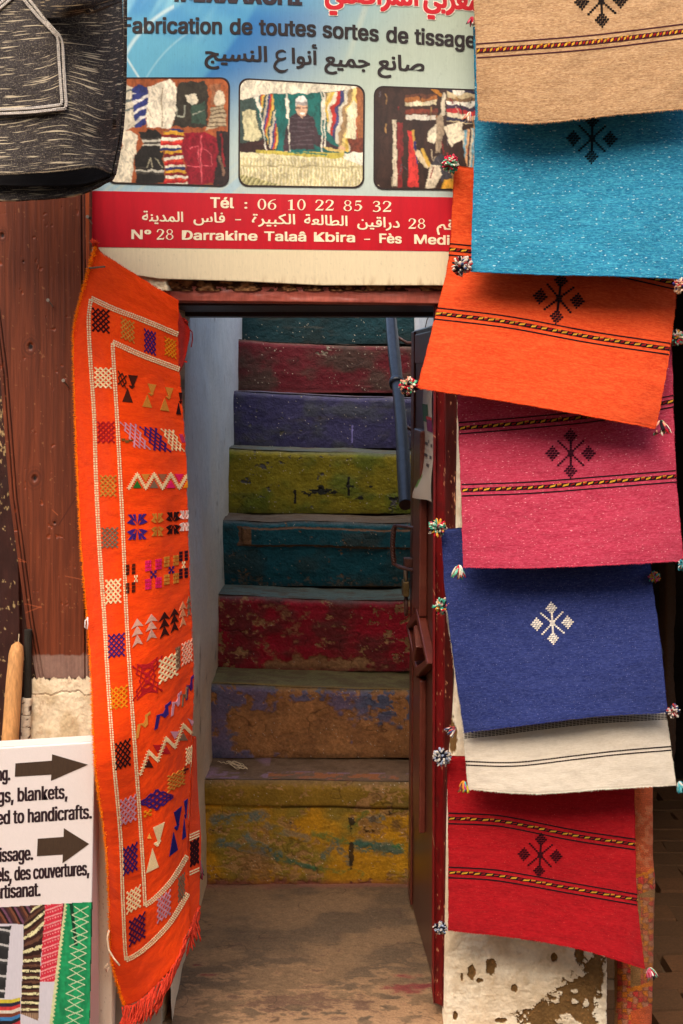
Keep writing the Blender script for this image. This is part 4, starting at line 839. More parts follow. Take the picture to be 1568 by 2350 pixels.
# ================================================================ WOODEN POST, LEFT EDGE
post = thing('wooden_post', 'wide reddish brown wooden post with knots and nails left of the orange rug', 'post', tuple(P(120, 1600, 3.0)))
vs = np.linspace(380, 1557, 760); le = np.interp(vs, [380, 853, 1141, 1433, 1560], [-60, 0, 22, 61, 84]); S = np.linspace(0, 1, 190); Re = np.interp(vs, [380, 700, 1560], [206, 206, 240])
U = le[:, None]+(Re-le)[:, None]*S; V = np.broadcast_to(vs[:, None], U.shape)
def woodcol(U, V, knots, lean=.0, seed=80):
    X = U-(V-400)*lean; w = np.zeros_like(X)
    for (kx, ky, kr) in knots:
        r2 = ((U-kx)/kr)**2+((V-ky)/(kr*2.2))**2; w += (U-kx)*np.exp(-r2*.45)*-.55
    g1 = fbm((X+w)/5.5, V/160, seed, 4, .6); g2 = fbm((X+w)/1.6, V/45, seed+1, 3); g3 = fbm(X/40, V/200, seed+2, 3)
    c = mix(srgb(116, 54, 28), srgb(97, 44, 22), sstep(.3, .7, g1)[..., None]); c = mix(c, srgb(74, 30, 16), (sstep(.5, .7, g3)*.4)[..., None]); c = c*(.86+.28*g2)[..., None]
    h = (g1-.5)*.0012
    for (kx, ky, kr) in knots:
        d = np.hypot(U-kx, (V-ky)*.8)/kr+(g2-.5)*.3; c = mix(c, srgb(34, 16, 10), (sstep(.5, .2, d))[..., None]); rg = sstep(.28, 0, abs(d-1))*.5+sstep(.2, 0, abs(d-1.5))*.25; c = mix(c, srgb(66, 26, 14), rg[..., None]); h -= .003*sstep(.6, .3, d)
    return c, h
kn = [(70, 795, 14), (80, 1097, 14), (125, 1200, 7), (54, 600, 5), (5, 540, 10)]
c, h = woodcol(U, V, kn)
cx = 187+(V-450)*.008
for off, wd, dp in ((0, 2.2, .006), (8, 1.4, .003)):
    gl = sstep(wd, wd*.3, abs(U-cx-off)); c = mix(c, srgb(24, 10, 6), gl[..., None]*.9); h -= dp*gl
c = np.where(((U > cx+9) & (U < cx+18))[..., None], mix(c, srgb(176, 74, 22), .6), c); c = np.where((U > cx+19)[..., None], mix(c, srgb(80, 40, 30), .7), c)
for off in (9, 17): 
    gl = sstep(1.8, .5, abs(U-le[:, None]-off+0*V)); c = mix(c, srgb(30, 12, 8), gl[..., None]*.85); h -= .004*gl
sc_ = sstep(2.2, .6, abs((U-138)+(V-1200)*.62))*((V > 1010) & (V < 1205)); c = mix(c, srgb(66, 22, 12), sc_[..., None]*.8)
for (x0, y0, x1, y1) in ((58, 1386, 95, 1394), (95, 1392, 60, 1406), (35, 1278, 60, 1290), (36, 1286, 58, 1290), (120, 1170, 133, 1182), (150, 1322, 190, 1330)):
    d = np.array([x1-x0, y1-y0]); t = np.clip(((U-x0)*d[0]+(V-y0)*d[1])/(d@d), 0, 1); q = sstep(1.4, .4, np.hypot(U-x0-t*d[0], V-y0-t*d[1])); c = mix(c, srgb(170, 86, 50), q[..., None]*.8)
n2 = fbm(U/12, V/14, 83, 4); ch = sstep(.78, .84, n2+.14*np.exp(-((U-118)/30)**2-((V-1220)/30)**2)); c = mix(c, srgb(150, 66, 30), (ch*.7)[..., None]); h -= ch*.0015
pale = sstep(.80, .83, fbm(U/9, V/9, 84, 3, .6)); c = mix(c, srgb(176, 120, 78), (pale*.4)[..., None])
mv = sstep(1500, 1506, V+(n2-.5)*10); c = mix(c, mix(srgb(150, 116, 100), srgb(124, 92, 80), n2[..., None])*(.9+.2*fbm(U/3, V/3, 85, 2))[..., None], mv[..., None])
pp = P(U, V, 3.0); pp[..., 1] -= h; grid('post_face', pp, M['wood'], post, c, back=(0, .055, 0))
for (x, y, s) in ((115, 1010, 9), (150, 1190, 9), (205, 1145, 8)):
    y = {1010: 690, 1190: 873, 1145: 500}[y]; a = P(x, y, 2.996); MB().tube([P(x+6, y+13, 3.0), a+np.array([0, -.02, 0])], .0018, 6, srgb(130, 116, 100)).build('nail', M['plain'], post)
    MB().tube([a+np.array([0, -.022, 0]), a+np.array([0, -.02, 0])], .004, 8, srgb(150, 136, 120)).build('nail_head', M['plain'], post)
MB().tube([P(199, 616, 2.99), P(240, 612, 2.90)], .0022, 6, srgb(110, 90, 70)).build('screw', M['plain'], post)
# plaster plinth under the post
vs = np.linspace(1546, 2420, 420); U = np.interp(vs, [1546, 1700, 2420], [74, 70, 60])[:, None]+(260-70)*np.linspace(0, 1, 130); V = np.broadcast_to(vs[:, None], U.shape)
n1 = fbm(U/40, V/40, 90, 4); n2 = fbm(U/12, V/12, 91, 4, .6); n3 = fbm(U/3, V/4, 92, 3, .7); top = 1554+(fbm(U/5, U*0, 93, 4)-.5)*16
c = mix(srgb(232, 212, 178), srgb(206, 182, 144), sstep(.4, .7, n1)[..., None])*(.9+.2*n3)[..., None]; c = mix(c, srgb(180, 140, 104), (sstep(.66, .74, n2)*.4)[..., None]); cr = sstep(1.6, .4, abs(V-1592-(fbm(U/20, U*0, 94, 4)-.5)*20)); c = mix(c, srgb(120, 76, 50), cr[..., None]*.7)
kp = V > top; pp = P(U, V, 3.0); pp[..., 1] -= .006+(n1-.5)*.006+(n2-.5)*.002+(n3-.5)*.0015-cr*.003
pl_ = thing('plinth', 'rough cream plaster base under the wooden post behind the arrow sign', 'wall base', tuple(P(140, 1650, 3.0))); grid('plaster_face', pp, M['plaster'], pl_, c, keep=kp)
mb = MB(); mb.box((-.70, 3.03, GY), (-.44, 3.06, .93)); mb.build('masonry', M['beige'], pl_)
# dark metal shop door at far left, its hinge, a pole of pale wood
dk = thing('metal_door', 'scuffed dark brown metal shop door at the left edge', 'door', tuple(P(20, 1700, 3.04)))
def mdc(U, V):
    c = mix(srgb(64, 34, 28), srgb(50, 28, 24), fbm(U/20, V/40, 96, 3)[..., None]); k = sstep(.70, .73, fbm(U/7, V/12, 97, 4, .7)+.10*sstep(1250, 1000, V)); c = mix(c, srgb(190, 160, 110), k[..., None]*.8); return c
pgrid('door_sheet', [(-60, 800), (90, 800), (95, 2380), (-60, 2380)], 3.045, 110, 700, mdc, M['jamb'], dk, lambda U, V: .012*sstep(46, 43, U-(V-1200)*.02)+(fbm(U/30, V/50, 98, 2)-.5)*.003)
hg = thing('hinge', 'rusty white painted barrel hinge beside the pale wooden rod', 'hinge', tuple(P(95, 1640, 2.97)))
for k, (v0, v1) in enumerate(((1602, 1640), (1641, 1668), (1669, 1707))):
    n_ = 14; pts = np.array([P(62-(v-1600)*.03, v, 2.985) for v in np.linspace(v0, v1, n_)]); mb = MB(); mb.tube(pts, .0115, 14)
    V_ = mb.v[0]; nn_ = fbm(V_[:, 0]*160+k, V_[:, 2]*110, 99, 3); mb.c[0] = np.where((nn_ > .60)[:, None], srgb(70, 40, 26), srgb(222, 204, 176)); mb.build('knuckle', M['plain'], hg, sm=True)
MB().hexa([P(u, v, 2.998) for u, v in ((68, 1600), (78, 1606), (77, 1690), (68, 1700))], [P(u, v, 3.0) for u, v in ((68, 1600), (78, 1606), (77, 1690), (68, 1700))], srgb(214, 196, 166)).build('hinge_leaf', M['plain'], hg)
MB().tube([P(65, 1445, 2.99), P(64, 1600, 2.99)], .009, 12, srgb(40, 34, 26)).build('hinge_pin', M['plain'], hg)
stk = thing('wooden_rod', 'thick pale wooden rod leaning behind the arrow sign at the left edge', 'rod', tuple(P(20, 1720, 2.95)))
pts = np.array([P(40, 1476, 2.985), P(40, 1482, 2.98), P(38, 1500, 2.975), P(33, 1560, 2.965), P(22, 1720, 2.94), P(8, 1900, 2.91)])
MB().tube(pts, np.array([.006, .0135, .0172, .0185, .0195, .0195]), 22, srgb(196, 140, 84)).build('shaft', mat('raw_wood', attr=True, rough=.7, nscale=30, namt=.3, bump=.3, stretch=(6, 6, .8)), stk, sm=True)
MB().tube([P(42, 1478, 2.985), P(44, 1455, 2.985)], .0012, 5, srgb(220, 200, 160)).build('splinter', M['plain'], stk)

# ================================================================ ARROW SIGN (a box of stretched vinyl)
sign = thing('arrow_sign', 'white box sign with two black arrows, black text and a textile photograph', 'sign', tuple(P(100, 2300, 2.85)))
def sgs(u, v, off=0): return P(u, v, 2.84-off)
q = [(-60, 1719), (218, 1702), (205, 2420), (-60, 2420)]
pgrid('front_sheet', q, 2.84, 80, 140, lambda U, V: np.broadcast_to(srgb(232, 218, 210), U.shape+(3,))*(.97+.05*fbm(U/2, V/2, 101, 2))[..., None], M['board'], sign, back=(0, .004, 0))
# right side of the box, its shade put into a darker pink
dep = .055; e = np.array([0, dep, 0])
a_, b_, c_2 = P(-60, 1719, 2.84), P(218, 1702, 2.84), P(205, 2420, 2.84)
MB().add([b_, b_+e, c_2+e+np.array([.012, 0, 0]), c_2], [(0, 1, 2, 3)], srgb(214, 176, 160)).build('side_panel', M['board'], sign)
MB().add([a_, b_, b_+e, a_+e], [(0, 1, 2, 3)], srgb(232, 218, 210)).build('top_panel', M['board'], sign)
sb2 = thing('plain_board', 'narrow strip of cream board standing behind the arrow sign beside the orange kilim', 'board', tuple(P(240, 2300, 2.93)))
def b2c(U, V):
    c = mix(srgb(226, 196, 170), srgb(236, 214, 188), fbm(U/8, V/60, 103, 2)[..., None])*(.96+.06*vnoise(U/1.5, V/1.5, 5))[..., None]; return mix(c, srgb(150, 90, 60), (sstep(.78, .82, fbm(U/3, V/5, 104, 3))*.5)[..., None])
pgrid('board_face', [(200, 1790), (262, 1790), (256, 2420), (196, 2420)], 2.93, 40, 200, b2c, M['board'], sb2, back=(0, .05, 0))
def zpt(x, y): return (.18*x, 1693.4+.18*y)
TXT = srgb(46, 28, 32)
for pts in ([(198, 325), (662, 290), (665, 208), (1125, 342), (650, 548), (655, 468), (190, 495)], [(482, 1285), (812, 1262), (815, 1150), (1138, 1352), (797, 1600), (802, 1487), (472, 1508)]):
    w = np.array([zpt(*a) for a in pts]); n = len(w); fs = sgs(w[:, 0], w[:, 1], .0008)
    MB().add(fs, [(0, 1, 5, 6), (1, 2, 3), (1, 3, 5), (3, 4, 5)], srgb(70, 52, 38)).build('arrow', M['ink'], sign)
def sgt(text, u0, u1, vl, vr, x0=0):   # vl, vr: baseline at u = 0 and at u1
    put_text(sign, sgs, text, [(-60, vl+(vl-vr)*60/max(u1, 1)), (0, vl), (u1, vr)], u0, u1, 31.5, TXT, 1.5, .0006, boldv=.25, lab=None)
sgt('weaving.', -66, 22.5, 1792, 1790)
sgt('rugs, blankets,', -30, 154, 1842, 1832)
sgt('related to handicrafts.', -62, 210, 1892, 1878)
sgt('tissage.', -9, 75, 1978, 1973)
sgt('naturels, des couvertures,', -60, 204, 2023, 2008)
sgt('artisanat.', -12, 92, 2062, 2056)
p = Pic(-60, 2062, 214, 2420, 1.4, (208, 200, 204)); U, V = p.U, p.V; q6 = lambda x, y: (.18*x, 2038.4+.18*y)
m = p.poly([q6(*a) for a in ((-300, 260), (560, 205), (300, 460), (-300, 440))], (60, 34, 34), .5, 1); p.stripes(m, 2.1, [(110, 70, 90), (60, 36, 44), (80, 46, 36), (120, 72, 52), (34, 20, 18)], 5, 2, 2)
m = p.poly([q6(*a) for a in ((-300, 500), (150, 480), (130, 560), (60, 1400), (-300, 1400))], (44, 44, 44), .4, 3); p.stripes(m, -.12, [None, None, None, (190, 186, 180), (60, 60, 60), None, None], 5, 1.5, 4)
m = p.poly([q6(*a) for a in ((440, 220), (580, 200), (570, 500), (520, 900), (490, 1690), (265, 1600), (300, 700), (300, 460))], (50, 28, 24), .5, 5); kk = p.V+(p.U)*-.0; bend = .62*sstep(2230, 2080, V)
k = V+U*bend+3*(fbm(U/8, V/8, 6, 2)-.5); idx = np.floor(k/5.2).astype(int) % 7
for i, c_x in enumerate([(48, 28, 24), (222, 212, 160), (48, 28, 24), (84, 52, 40), (222, 212, 160), (60, 34, 30), (100, 66, 50)]): p.paint(m & (idx == i), c_x, .35, 6)
p.paint(m & (vnoise(U/2.2, V/2.2, 7) > .82), (40, 24, 20)); p.stripes(m & (V > 2325), 1.57, [(170, 140, 110), (120, 90, 70)], 2.2, 1, 3)
m = p.poly([q6(*a) for a in ((575, 205), (820, 190), (815, 300), (760, 850), (720, 1190), (510, 1195), (540, 700), (570, 350))], (206, 44, 62), .2, 8)
k = V+U*.35+2*(fbm(U/10, V/10, 9, 2)-.5); idx = np.floor(k/3.4).astype(int) % 5; p.paint(m & (idx == 0), (226, 150, 146), .3, 9); p.paint(m & (idx == 2) & (np.floor(U/3).astype(int) % 2 == 0), (226, 150, 146), .3, 9); p.paint(m & (np.abs(U-147+(V-2080)*.09) < 2.4), (80, 20, 40))
zig = 10*np.abs(((V/9.) % 1)-.5); mg = (U > 151-(V-2075)*.115+zig) & (U < 214) & (V > 2000)
p.paint((U > 148-(V-2075)*.125) & (U < 170), (206, 206, 150), .2, 11); p.paint(mg, (30, 140, 84), .3, 10)
p.c = np.where(mg[..., None], p.c*(.55+.9*fbm(U/9, V/40, 12, 3))[..., None], p.c); p.paint(mg & (abs(U-163-(V-2070)*.12) < 4) & (V < 2170), (16, 60, 40), .3, 13)
zz_ = [(205, 2070), (180, 2118), (205, 2150), (162, 2120), (203, 2135)]
for k in range(9):
    y = 2080+k*36; x0, x1 = 165-k*2.6, 203-k*2; p.line((x1, y), (x0, y+20), .9, (206, 214, 170)); p.line((x0, y+20), (x1, y+36), .9, (206, 214, 170)); p.line((x0+6, y), (x1, y+22), .9, (206, 214, 170)); p.line((x1, y+22), (x0+6, y+36), .9, (206, 214, 170))
p.paint(U > 209-(V-2069)*.012, (14, 60, 40), .2)
for k, c_x in enumerate([(206, 186, 60), (40, 40, 60), (200, 60, 60), (214, 200, 180), (120, 60, 40), (60, 120, 170), (30, 30, 34), (190, 50, 60)]):
    p.poly([q6(*a) for a in ((-300, 1420+k*45), (150, 1400+k*45+20), (262, 1390+k*42), (262, 1440+k*42), (150, 1450+k*45+20), (-300, 1470+k*45))], c_x, .3, 14+k)
keep = p.mask([(-70, 2085.5), (212, 2069), (204, 2425), (-70, 2425)]); grid('printed_photo', sgs(U, V, .0006), M['print'], sign, p.c, keep=keep, sm=False)

# ================================================================ TEXTILES
PAL = {'mixed': [(214, 196, 170), (190, 30, 50), (60, 150, 120), (226, 160, 60), (40, 34, 40), (120, 190, 160), (196, 90, 110), (236, 226, 208)],
       'warm': [(226, 206, 176), (196, 150, 110), (180, 60, 50), (214, 170, 150), (70, 60, 120)],
       'dark': [(220, 208, 190), (40, 34, 38), (60, 76, 110), (206, 190, 176), (170, 60, 60), (214, 196, 180)],
       'green': [(90, 190, 140), (190, 30, 44), (220, 206, 180), (210, 150, 120), (36, 30, 34), (120, 40, 60)],
       'candy': [(130, 200, 170), (196, 30, 60), (236, 226, 206), (70, 150, 110), (206, 190, 160), (200, 60, 80)],
       'bw': [(216, 204, 186), (30, 28, 40), (150, 160, 180), (200, 190, 180)],
       'yellow': [(226, 140, 50), (214, 190, 60), (70, 170, 160), (206, 80, 130), (120, 60, 50)],
       'teal': [(60, 150, 160), (40, 110, 120), (120, 190, 190), (206, 200, 190), (30, 60, 60)]}
def pompom(parent, u, v, Y, r, pal, kind='ball', seed=0, ang=0):
    """bunch of thick yarn loops; r in px"""
    rr = random.Random(seed); Y = Y-.02; c = P(u, v, Y); R = r*Y/FL; mb = MB(); cols = [srgb(*q) for q in PAL[pal]]
    n = 110 if kind == 'ball' else 46
    for k in range(n):
        while 1:
            d = np.array([rr.gauss(0, 1), rr.gauss(0, 1), rr.gauss(0, 1)]); d /= np.linalg.norm(d)
            if d[1] < .5: break
        w = R*rr.uniform(.10, .19); L_ = R*rr.uniform(.7, 1.2); col = cols[rr.randrange(len(cols))]*rr.uniform(.75, 1.1)
        side = np.cross(d, [rr.gauss(0, 1), rr.gauss(0, 1), rr.gauss(0, 1)]); side /= np.linalg.norm(side)
        if kind == 'ball': pts = [c+d*L_*t+side*R*.16*math.sin(t*3) for t in (.1, .45, .8, .97, 1.03)]; rad = [w*.5, w*.95, w, w*.75, w*.2]
        else:
            dd = np.array([math.sin(ang)*.9+d[0]*.55, d[1]*.5, -math.cos(ang)*.9+d[2]*.45]); dd /= np.linalg.norm(dd); L_ *= 1.35; o = c-np.array([math.sin(ang), 0, -math.cos(ang)])*R*.7
            pts = [o+dd*L_*t+side*R*.2*math.sin(t*3) for t in (0, .3, .6, .9, 1.1)]; rad = [w*.5, w, w*1.05, w*.8, w*.25]
        mb.tube(pts, rad, 6, col)
    return mb.build('pompom', M['yarn'], parent, sm=True)
DKB, YEL, RDD = srgb(34, 20, 24), srgb(196, 142, 40), srgb(140, 24, 24)
def dashline(polys, cols, path, w, c, step=7., gap=.0):
    path = np.array(path, float); L_ = np.concatenate([[0], np.cumsum(np.hypot(*np.diff(path, axis=0).T))]); n = max(1, int(L_[-1]/step))
    q = catmull(path, np.interp(np.linspace(0, L_[-1], n+1), L_, np.arange(len(path))))
    for k in range(n):
        a, b = q[k], q[k+1]-(q[k+1]-q[k])*gap; t = (b-a)/(np.hypot(*(b-a))+1e-9); nn = np.array([-t[1], t[0]])*w/2
        polys.append([a-nn, b-nn, b+nn, a+nn]); cols.append(c)
def band(rug, surf, path, sp=13., core=10., dash=22., seed=0, thin=DKB, col2=YEL, name='woven_band', lw=2.9):
    """path through the middle of the band; thin dark lines at +-sp and a chain of dashes between"""
    path = np.array(path, float); x = np.linspace(0, len(path)-1, 61); q = catmull(path, x); t = np.gradient(q, axis=0); t /= np.linalg.norm(t, axis=1)[:, None]; nn = np.stack([-t[:, 1], t[:, 0]], 1)
    for s in (-sp, sp): pl, cl = [], []; dashline(pl, cl, q+nn*s, lw, thin, 9, .0); mb = MB(); yarn_many(mb, surf, pl, cl, .0009); mb.build('woven_line', M['yarn'], rug)
    rr = random.Random(seed); pl, cl = [], []; dashline(pl, cl, q, core, thin, 10, 0); mb = MB(); yarn_many(mb, surf, pl, cl, .0008)
    L_ = np.concatenate([[0], np.cumsum(np.hypot(*np.diff(q, axis=0).T))]); pos = 0; pl, cl = [], []
    def at(d): return np.array([np.interp(d, L_, q[:, 0]), np.interp(d, L_, q[:, 1])])
    while pos < L_[-1]-3:
        d = dash*rr.uniform(.85, 1.15); a, b = at(pos+1), at(min(pos+d*.58, L_[-1])); tt = (b-a)/np.hypot(*(b-a)); n_ = np.array([-tt[1], tt[0]])
        pl.append([a+n_*core*.40, a-n_*core*.12+tt*d*.10, b-n_*core*.40, b+n_*core*.12-tt*d*.10]); cl.append(col2*rr.uniform(.8, 1.1))
        e = at(min(pos+d*.98, L_[-1])); m_ = at(min(pos+d*.66, L_[-1])); pl.append([m_+n_*core*.3, m_-n_*core*.05, e-n_*core*.34, e+n_*core*.0]); cl.append(RDD*rr.uniform(.7, 1.2))
        if rr.random() < .35: pl.append([m_-n_*core*.1, m_-n_*core*.45, e-n_*core*.5, e-n_*core*.3]); cl.append(col2*.8)
        pos += d
    yarn_many(mb, surf, pl, cl, .0019); mb.build(name, M['yarn'], rug)
def star(rug, surf, cx, cy, R, rot, col, seed=0, sx=1.0, name='embroidered_motif'):
    """eight-rayed star with four stitched diamonds"""
    pl, cl = [], []; ca, sa = math.cos(rot), math.sin(rot); rr = random.Random(seed)
    def T(x, y): x *= sx; return (cx+(x*ca-y*sa)*R, cy+(x*sa+y*ca)*R)
    def q(x0, y0, x1, y1, sk=0): pl.append([T(x0, y0+sk), T(x1, y0), T(x1, y1), T(x0, y1+sk)]); cl.append(col*rr.uniform(.8, 1.2))
    for (dx, dy, hw_, hh_) in ((-.74, 0, .30, .33), (.74, 0, .30, .33), (0, -.72, .28, .32), (0, .72, .28, .32)):
        rows = 7
        for j in range(rows):
            yy = -hh_+(j+.5)*2*hh_/rows; w = hw_*(1-abs(yy)/hh_); off = .05*(j % 2); x = -w
            while x < w-.01:
                x2 = min(x+.15, w); q(dx+x, dy+yy-hh_/rows*.74, dx+x2-.018, dy+yy+hh_/rows*.74, .012); x = x2
    for k in range(3): q(-.11+.0*k, -.10+k*.07, .11, -.045+k*.07)
    for sgn in (-1, 1):
        for j in range(5): yy = sgn*(.14+j*.085); q(-.045, yy-.037, .045, yy+.037)
    for sx_ in (-1, 1):
        for sy_ in (-1, 1):
            for j in range(6): x, y = sx_*(.10+j*.082), sy_*(.10+j*.078); q(x-.045, y-.036, x+.045, y+.036)
    mb = MB(); yarn_many(mb, surf, pl, cl, .0016); return mb.build(name, M['yarn'], rug)
def fuzz(rug, surf, side, n, L_, col, seed=0, rad=.0004, off=.002, deep=.0):
    """fine stray wool along one edge: side in 'b' 'l' 'r' 't'"""
    r = np.random.default_rng(seed); k = r.random(n); V_ = []; C1, R1 = surf.C-1, surf.R-1
    a, b = {'b': (k*C1, 0*k+R1), 't': (k*C1, 0*k), 'l': (0*k, k*R1), 'r': (0*k+C1, k*R1)}[side]
    p0 = surf.pt(a, b, -.001); out = {'b': (0, 0, -1), 't': (0, 0, 1), 'l': (-1, 0, 0), 'r': (1, 0, 0)}[side]
    d = np.array(out)*1.0+r.normal(0, .6, (n, 3)); d /= np.linalg.norm(d, axis=1)[:, None]; ln = L_*r.uniform(.4, 1.2, n)[:, None]
    t = np.cross(d, [0, 1, 0]); t /= np.linalg.norm(t, axis=1)[:, None]+1e-9; p0 = p0+(r.random((n, 1))**2)*deep*-np.array(out, float); base = p0+r.normal(0, .0006, (n, 3)); base -= np.array(out)*.001
    V = np.stack([base-t*rad, base+t*rad, base+d*ln], 1).reshape(-1, 3); me = quadmesh('edge_fuzz', V, np.arange(3*n).reshape(n, 3)); set_col(me, np.repeat(np.asarray(col)*r.uniform(.8, 1.3, (n, 1)), 3, 0))
    o = link('edge_fuzz', me, M['yarn'], rug); o['kind'] = 'stuff'; return o
def wave(seed, amp=.006, sag=0.):
    def f(s, t): return amp*(fbm(s*2.3, t*1.3, seed, 2)-.5)*2*(0.3+t)+.0045*np.sin(s*(7+seed % 3)+t*2.2+seed)*t+.012*(np.exp(-(s/.07)**2)+np.exp(-((1-s)/.06)**2))*t**3+sag*t*t+.0015*(fbm(s*9, t*7, seed+3, 2)-.5)
    return f
RUGS = 'folded wool rugs hung one above the other beside the stair door'
def rug(label, matc, net, seed, edge=1.6, fz=None, L_=.004, amp=.010, nx=130, ny=110):
    s = Surf([[(u, v, y-.02) for u, v, y in r] for r in net], wave(seed, amp)); c = s.pt(.5*(s.C-1), s.R-1.)
    t = thing('hanging_rug', label, 'rug', tuple(np.round(c, 3)), RUGS); s.sheet('woven_cloth', nx, ny, matc, t, .006, edge=edge, seed=seed)
    if fz is not None:
        fuzz(t, s, 'b', 900, L_, fz, seed); fuzz(t, s, 'l', 260, L_*.6, fz, seed+1); fuzz(t, s, 'r', 260, L_*.6, fz, seed+2)
    return t, s
def W(*rows): return [[list(p) for p in r] for r in rows]
# --- tan
m_tan = cloth_mat('tan_wool', srgb(166, 128, 88), dark=srgb(112, 78, 54), lite=srgb(200, 166, 124), heather=.6, streak=.4)
t, s = rug('tan rug with dark star motif and red and yellow band at the top right', m_tan, W(
    [(1078, -240, 2.99), (1240, -240, 2.98), (1420, -240, 2.98), (1640, -240, 2.99)], [(1088, 0, 2.955), (1240, -10, 2.94), (1420, -15, 2.935), (1632, -20, 2.95)],
    [(1093, 140, 2.925), (1240, 132, 2.905), (1420, 122, 2.90), (1628, 108, 2.92)], [(1097, 275, 2.90), (1235, 281, 2.875), (1420, 262, 2.868), (1625, 244, 2.895)]), 1, fz=srgb(190, 146, 104), L_=.006)
band(t, s, [(1094, 117), (1200, 110), (1330, 100), (1440, 88), (1630, 64)], 16, 12, 15, 3, srgb(66, 30, 36)); star(t, s, 1380, 2, 60, -.05, srgb(30, 24, 22), 1)
pompom(t, 1077, 268, 2.89, 15, 'warm', 'tassel', 11, -.3)
# --- turquoise
m_blu = cloth_mat('turquoise_wool', srgb(34, 118, 148), dark=srgb(20, 76, 118), lite=srgb(76, 170, 190), fleck=srgb(170, 208, 208), fdens=.67, fscale=(110, 230), heather=.6, streak=.45)
t, s = rug('turquoise rug flecked with white, hanging just under the tan rug', m_blu, W(
    [(1086, 60, 3.01), (1240, 60, 3.0), (1420, 60, 3.0), (1635, 60, 3.01)], [(1090, 240, 2.985), (1240, 240, 2.975), (1420, 240, 2.97), (1632, 240, 2.98)],
    [(1086, 440, 2.945), (1240, 440, 2.93), (1420, 440, 2.925), (1635, 440, 2.945)], [(1080, 622, 2.905), (1240, 629, 2.885), (1420, 633, 2.88), (1640, 642, 2.90)]), 2, fz=srgb(40, 130, 170))
star(t, s, 1359, 318, 57, .02, srgb(14, 34, 44), 2); pompom(t, 1061, 610, 2.90, 21, 'dark', 'ball', 12); pompom(t, 1563, 655, 2.89, 17, 'warm', 'ball', 13); pompom(t, 1083, 48, 2.99, 13, 'mixed', 'tassel', 14, -.1)
# --- orange
m_ora = cloth_mat('orange_wool', srgb(208, 68, 26), dark=srgb(186, 46, 16), lite=srgb(236, 104, 50), heather=.4, streak=.4)
t, s = rug('bright orange rug with dark star motif, tilted so its left corner juts over the doorway', m_ora, W(
    [(1043, 378, 3.02), (1220, 402, 3.01), (1390, 432, 3.01), (1570, 462, 3.02)], [(1029, 590, 3.0), (1205, 605, 2.99), (1380, 628, 2.99), (1556, 660, 3.0)],
    [(995, 740, 2.955), (1170, 765, 2.94), (1355, 800, 2.935), (1534, 835, 2.95)], [(957, 890, 2.91), (1145, 918, 2.89), (1330, 950, 2.885), (1507, 984, 2.905)]), 3, fz=srgb(230, 76, 30))
band(t, s, [(1031, 572), (1205, 590), (1380, 614), (1556, 652)], 13, 8.5, 25, 5); band(t, s, [(998, 719), (1170, 740), (1355, 774), (1537, 801)], 13, 9, 25, 6); star(t, s, 1283, 685, 58, .12, srgb(40, 20, 24), 3)
pompom(t, 1035, 376, 2.99, 19, 'candy', 'ball', 15); pompom(t, 938, 887, 2.91, 20, 'green', 'ball', 16); pompom(t, 1519, 980, 2.90, 22, 'green', 'tassel', 17, .2)
# --- pink
m_pin = cloth_mat('pink_wool', srgb(174, 48, 72), dark=srgb(138, 24, 44), lite=srgb(200, 84, 102), fleck=srgb(232, 160, 160), fdens=.68, fscale=(150, 330), heather=.55, streak=.4)
t, s = rug('raspberry pink rug with pale flecks and dark star motif, below the bright orange rug', m_pin, W(
    [(1044, 770, 3.025), (1210, 765, 3.02), (1380, 760, 3.02), (1542, 760, 3.025)], [(1052, 980, 2.995), (1210, 975, 2.985), (1380, 960, 2.98), (1547, 945, 2.995)],
    [(1058, 1140, 2.96), (1215, 1138, 2.945), (1390, 1125, 2.94), (1554, 1108, 2.955)], [(1063, 1302, 2.92), (1220, 1303, 2.90), (1400, 1296, 2.895), (1570, 1287, 2.915)]), 4, fz=srgb(196, 60, 84))
band(t, s, [(1054, 983), (1210, 970), (1380, 952), (1548, 920)], 13, 9, 27, 7); band(t, s, [(1060, 1125), (1220, 1119), (1390, 1106), (1552, 1093)], 13, 9, 27, 8); star(t, s, 1310, 1040, 56, 0, srgb(56, 16, 30), 4)
pompom(t, 1052, 1311, 2.90, 20, 'candy', 'tassel', 18, -.1); pompom(t, 1552, 774, 3.0, 18, 'mixed', 'ball', 19); pompom(t, 1572, 1298, 2.9, 15, 'teal', 'ball', 20)
# --- navy
m_nav = cloth_mat('indigo_wool', srgb(36, 46, 98), dark=srgb(22, 30, 74), lite=srgb(66, 76, 126), fleck=srgb(120, 122, 154), fdens=.68, fscale=(420, 300), heather=.55, streak=.4)
t, s = rug('indigo blue rug with a white star motif in the middle', m_nav, W(
    [(1012, 1213, 3.02), (1175, 1208, 3.015), (1330, 1205, 3.015), (1484, 1200, 3.02)], [(1023, 1370, 2.995), (1185, 1368, 2.985), (1345, 1362, 2.98), (1500, 1350, 2.99)],
    [(1044, 1535, 2.955), (1200, 1530, 2.94), (1360, 1515, 2.935), (1520, 1500, 2.95)], [(1065, 1682, 2.92), (1215, 1663, 2.90), (1375, 1644, 2.895), (1533, 1636, 2.915)]), 5, fz=srgb(46, 52, 110))
star(t, s, 1268, 1430, 48, -.06, srgb(222, 212, 196), 5); pompom(t, 1004, 1211, 2.99, 20, 'mixed', 'ball', 21); pompom(t, 1502, 1324, 2.99, 13, 'yellow', 'ball', 22); pompom(t, 1037, 1676, 2.93, 16, 'dark', 'tassel', 23, -.9); pompom(t, 1546, 1632, 2.92, 16, 'dark', 'ball', 24)
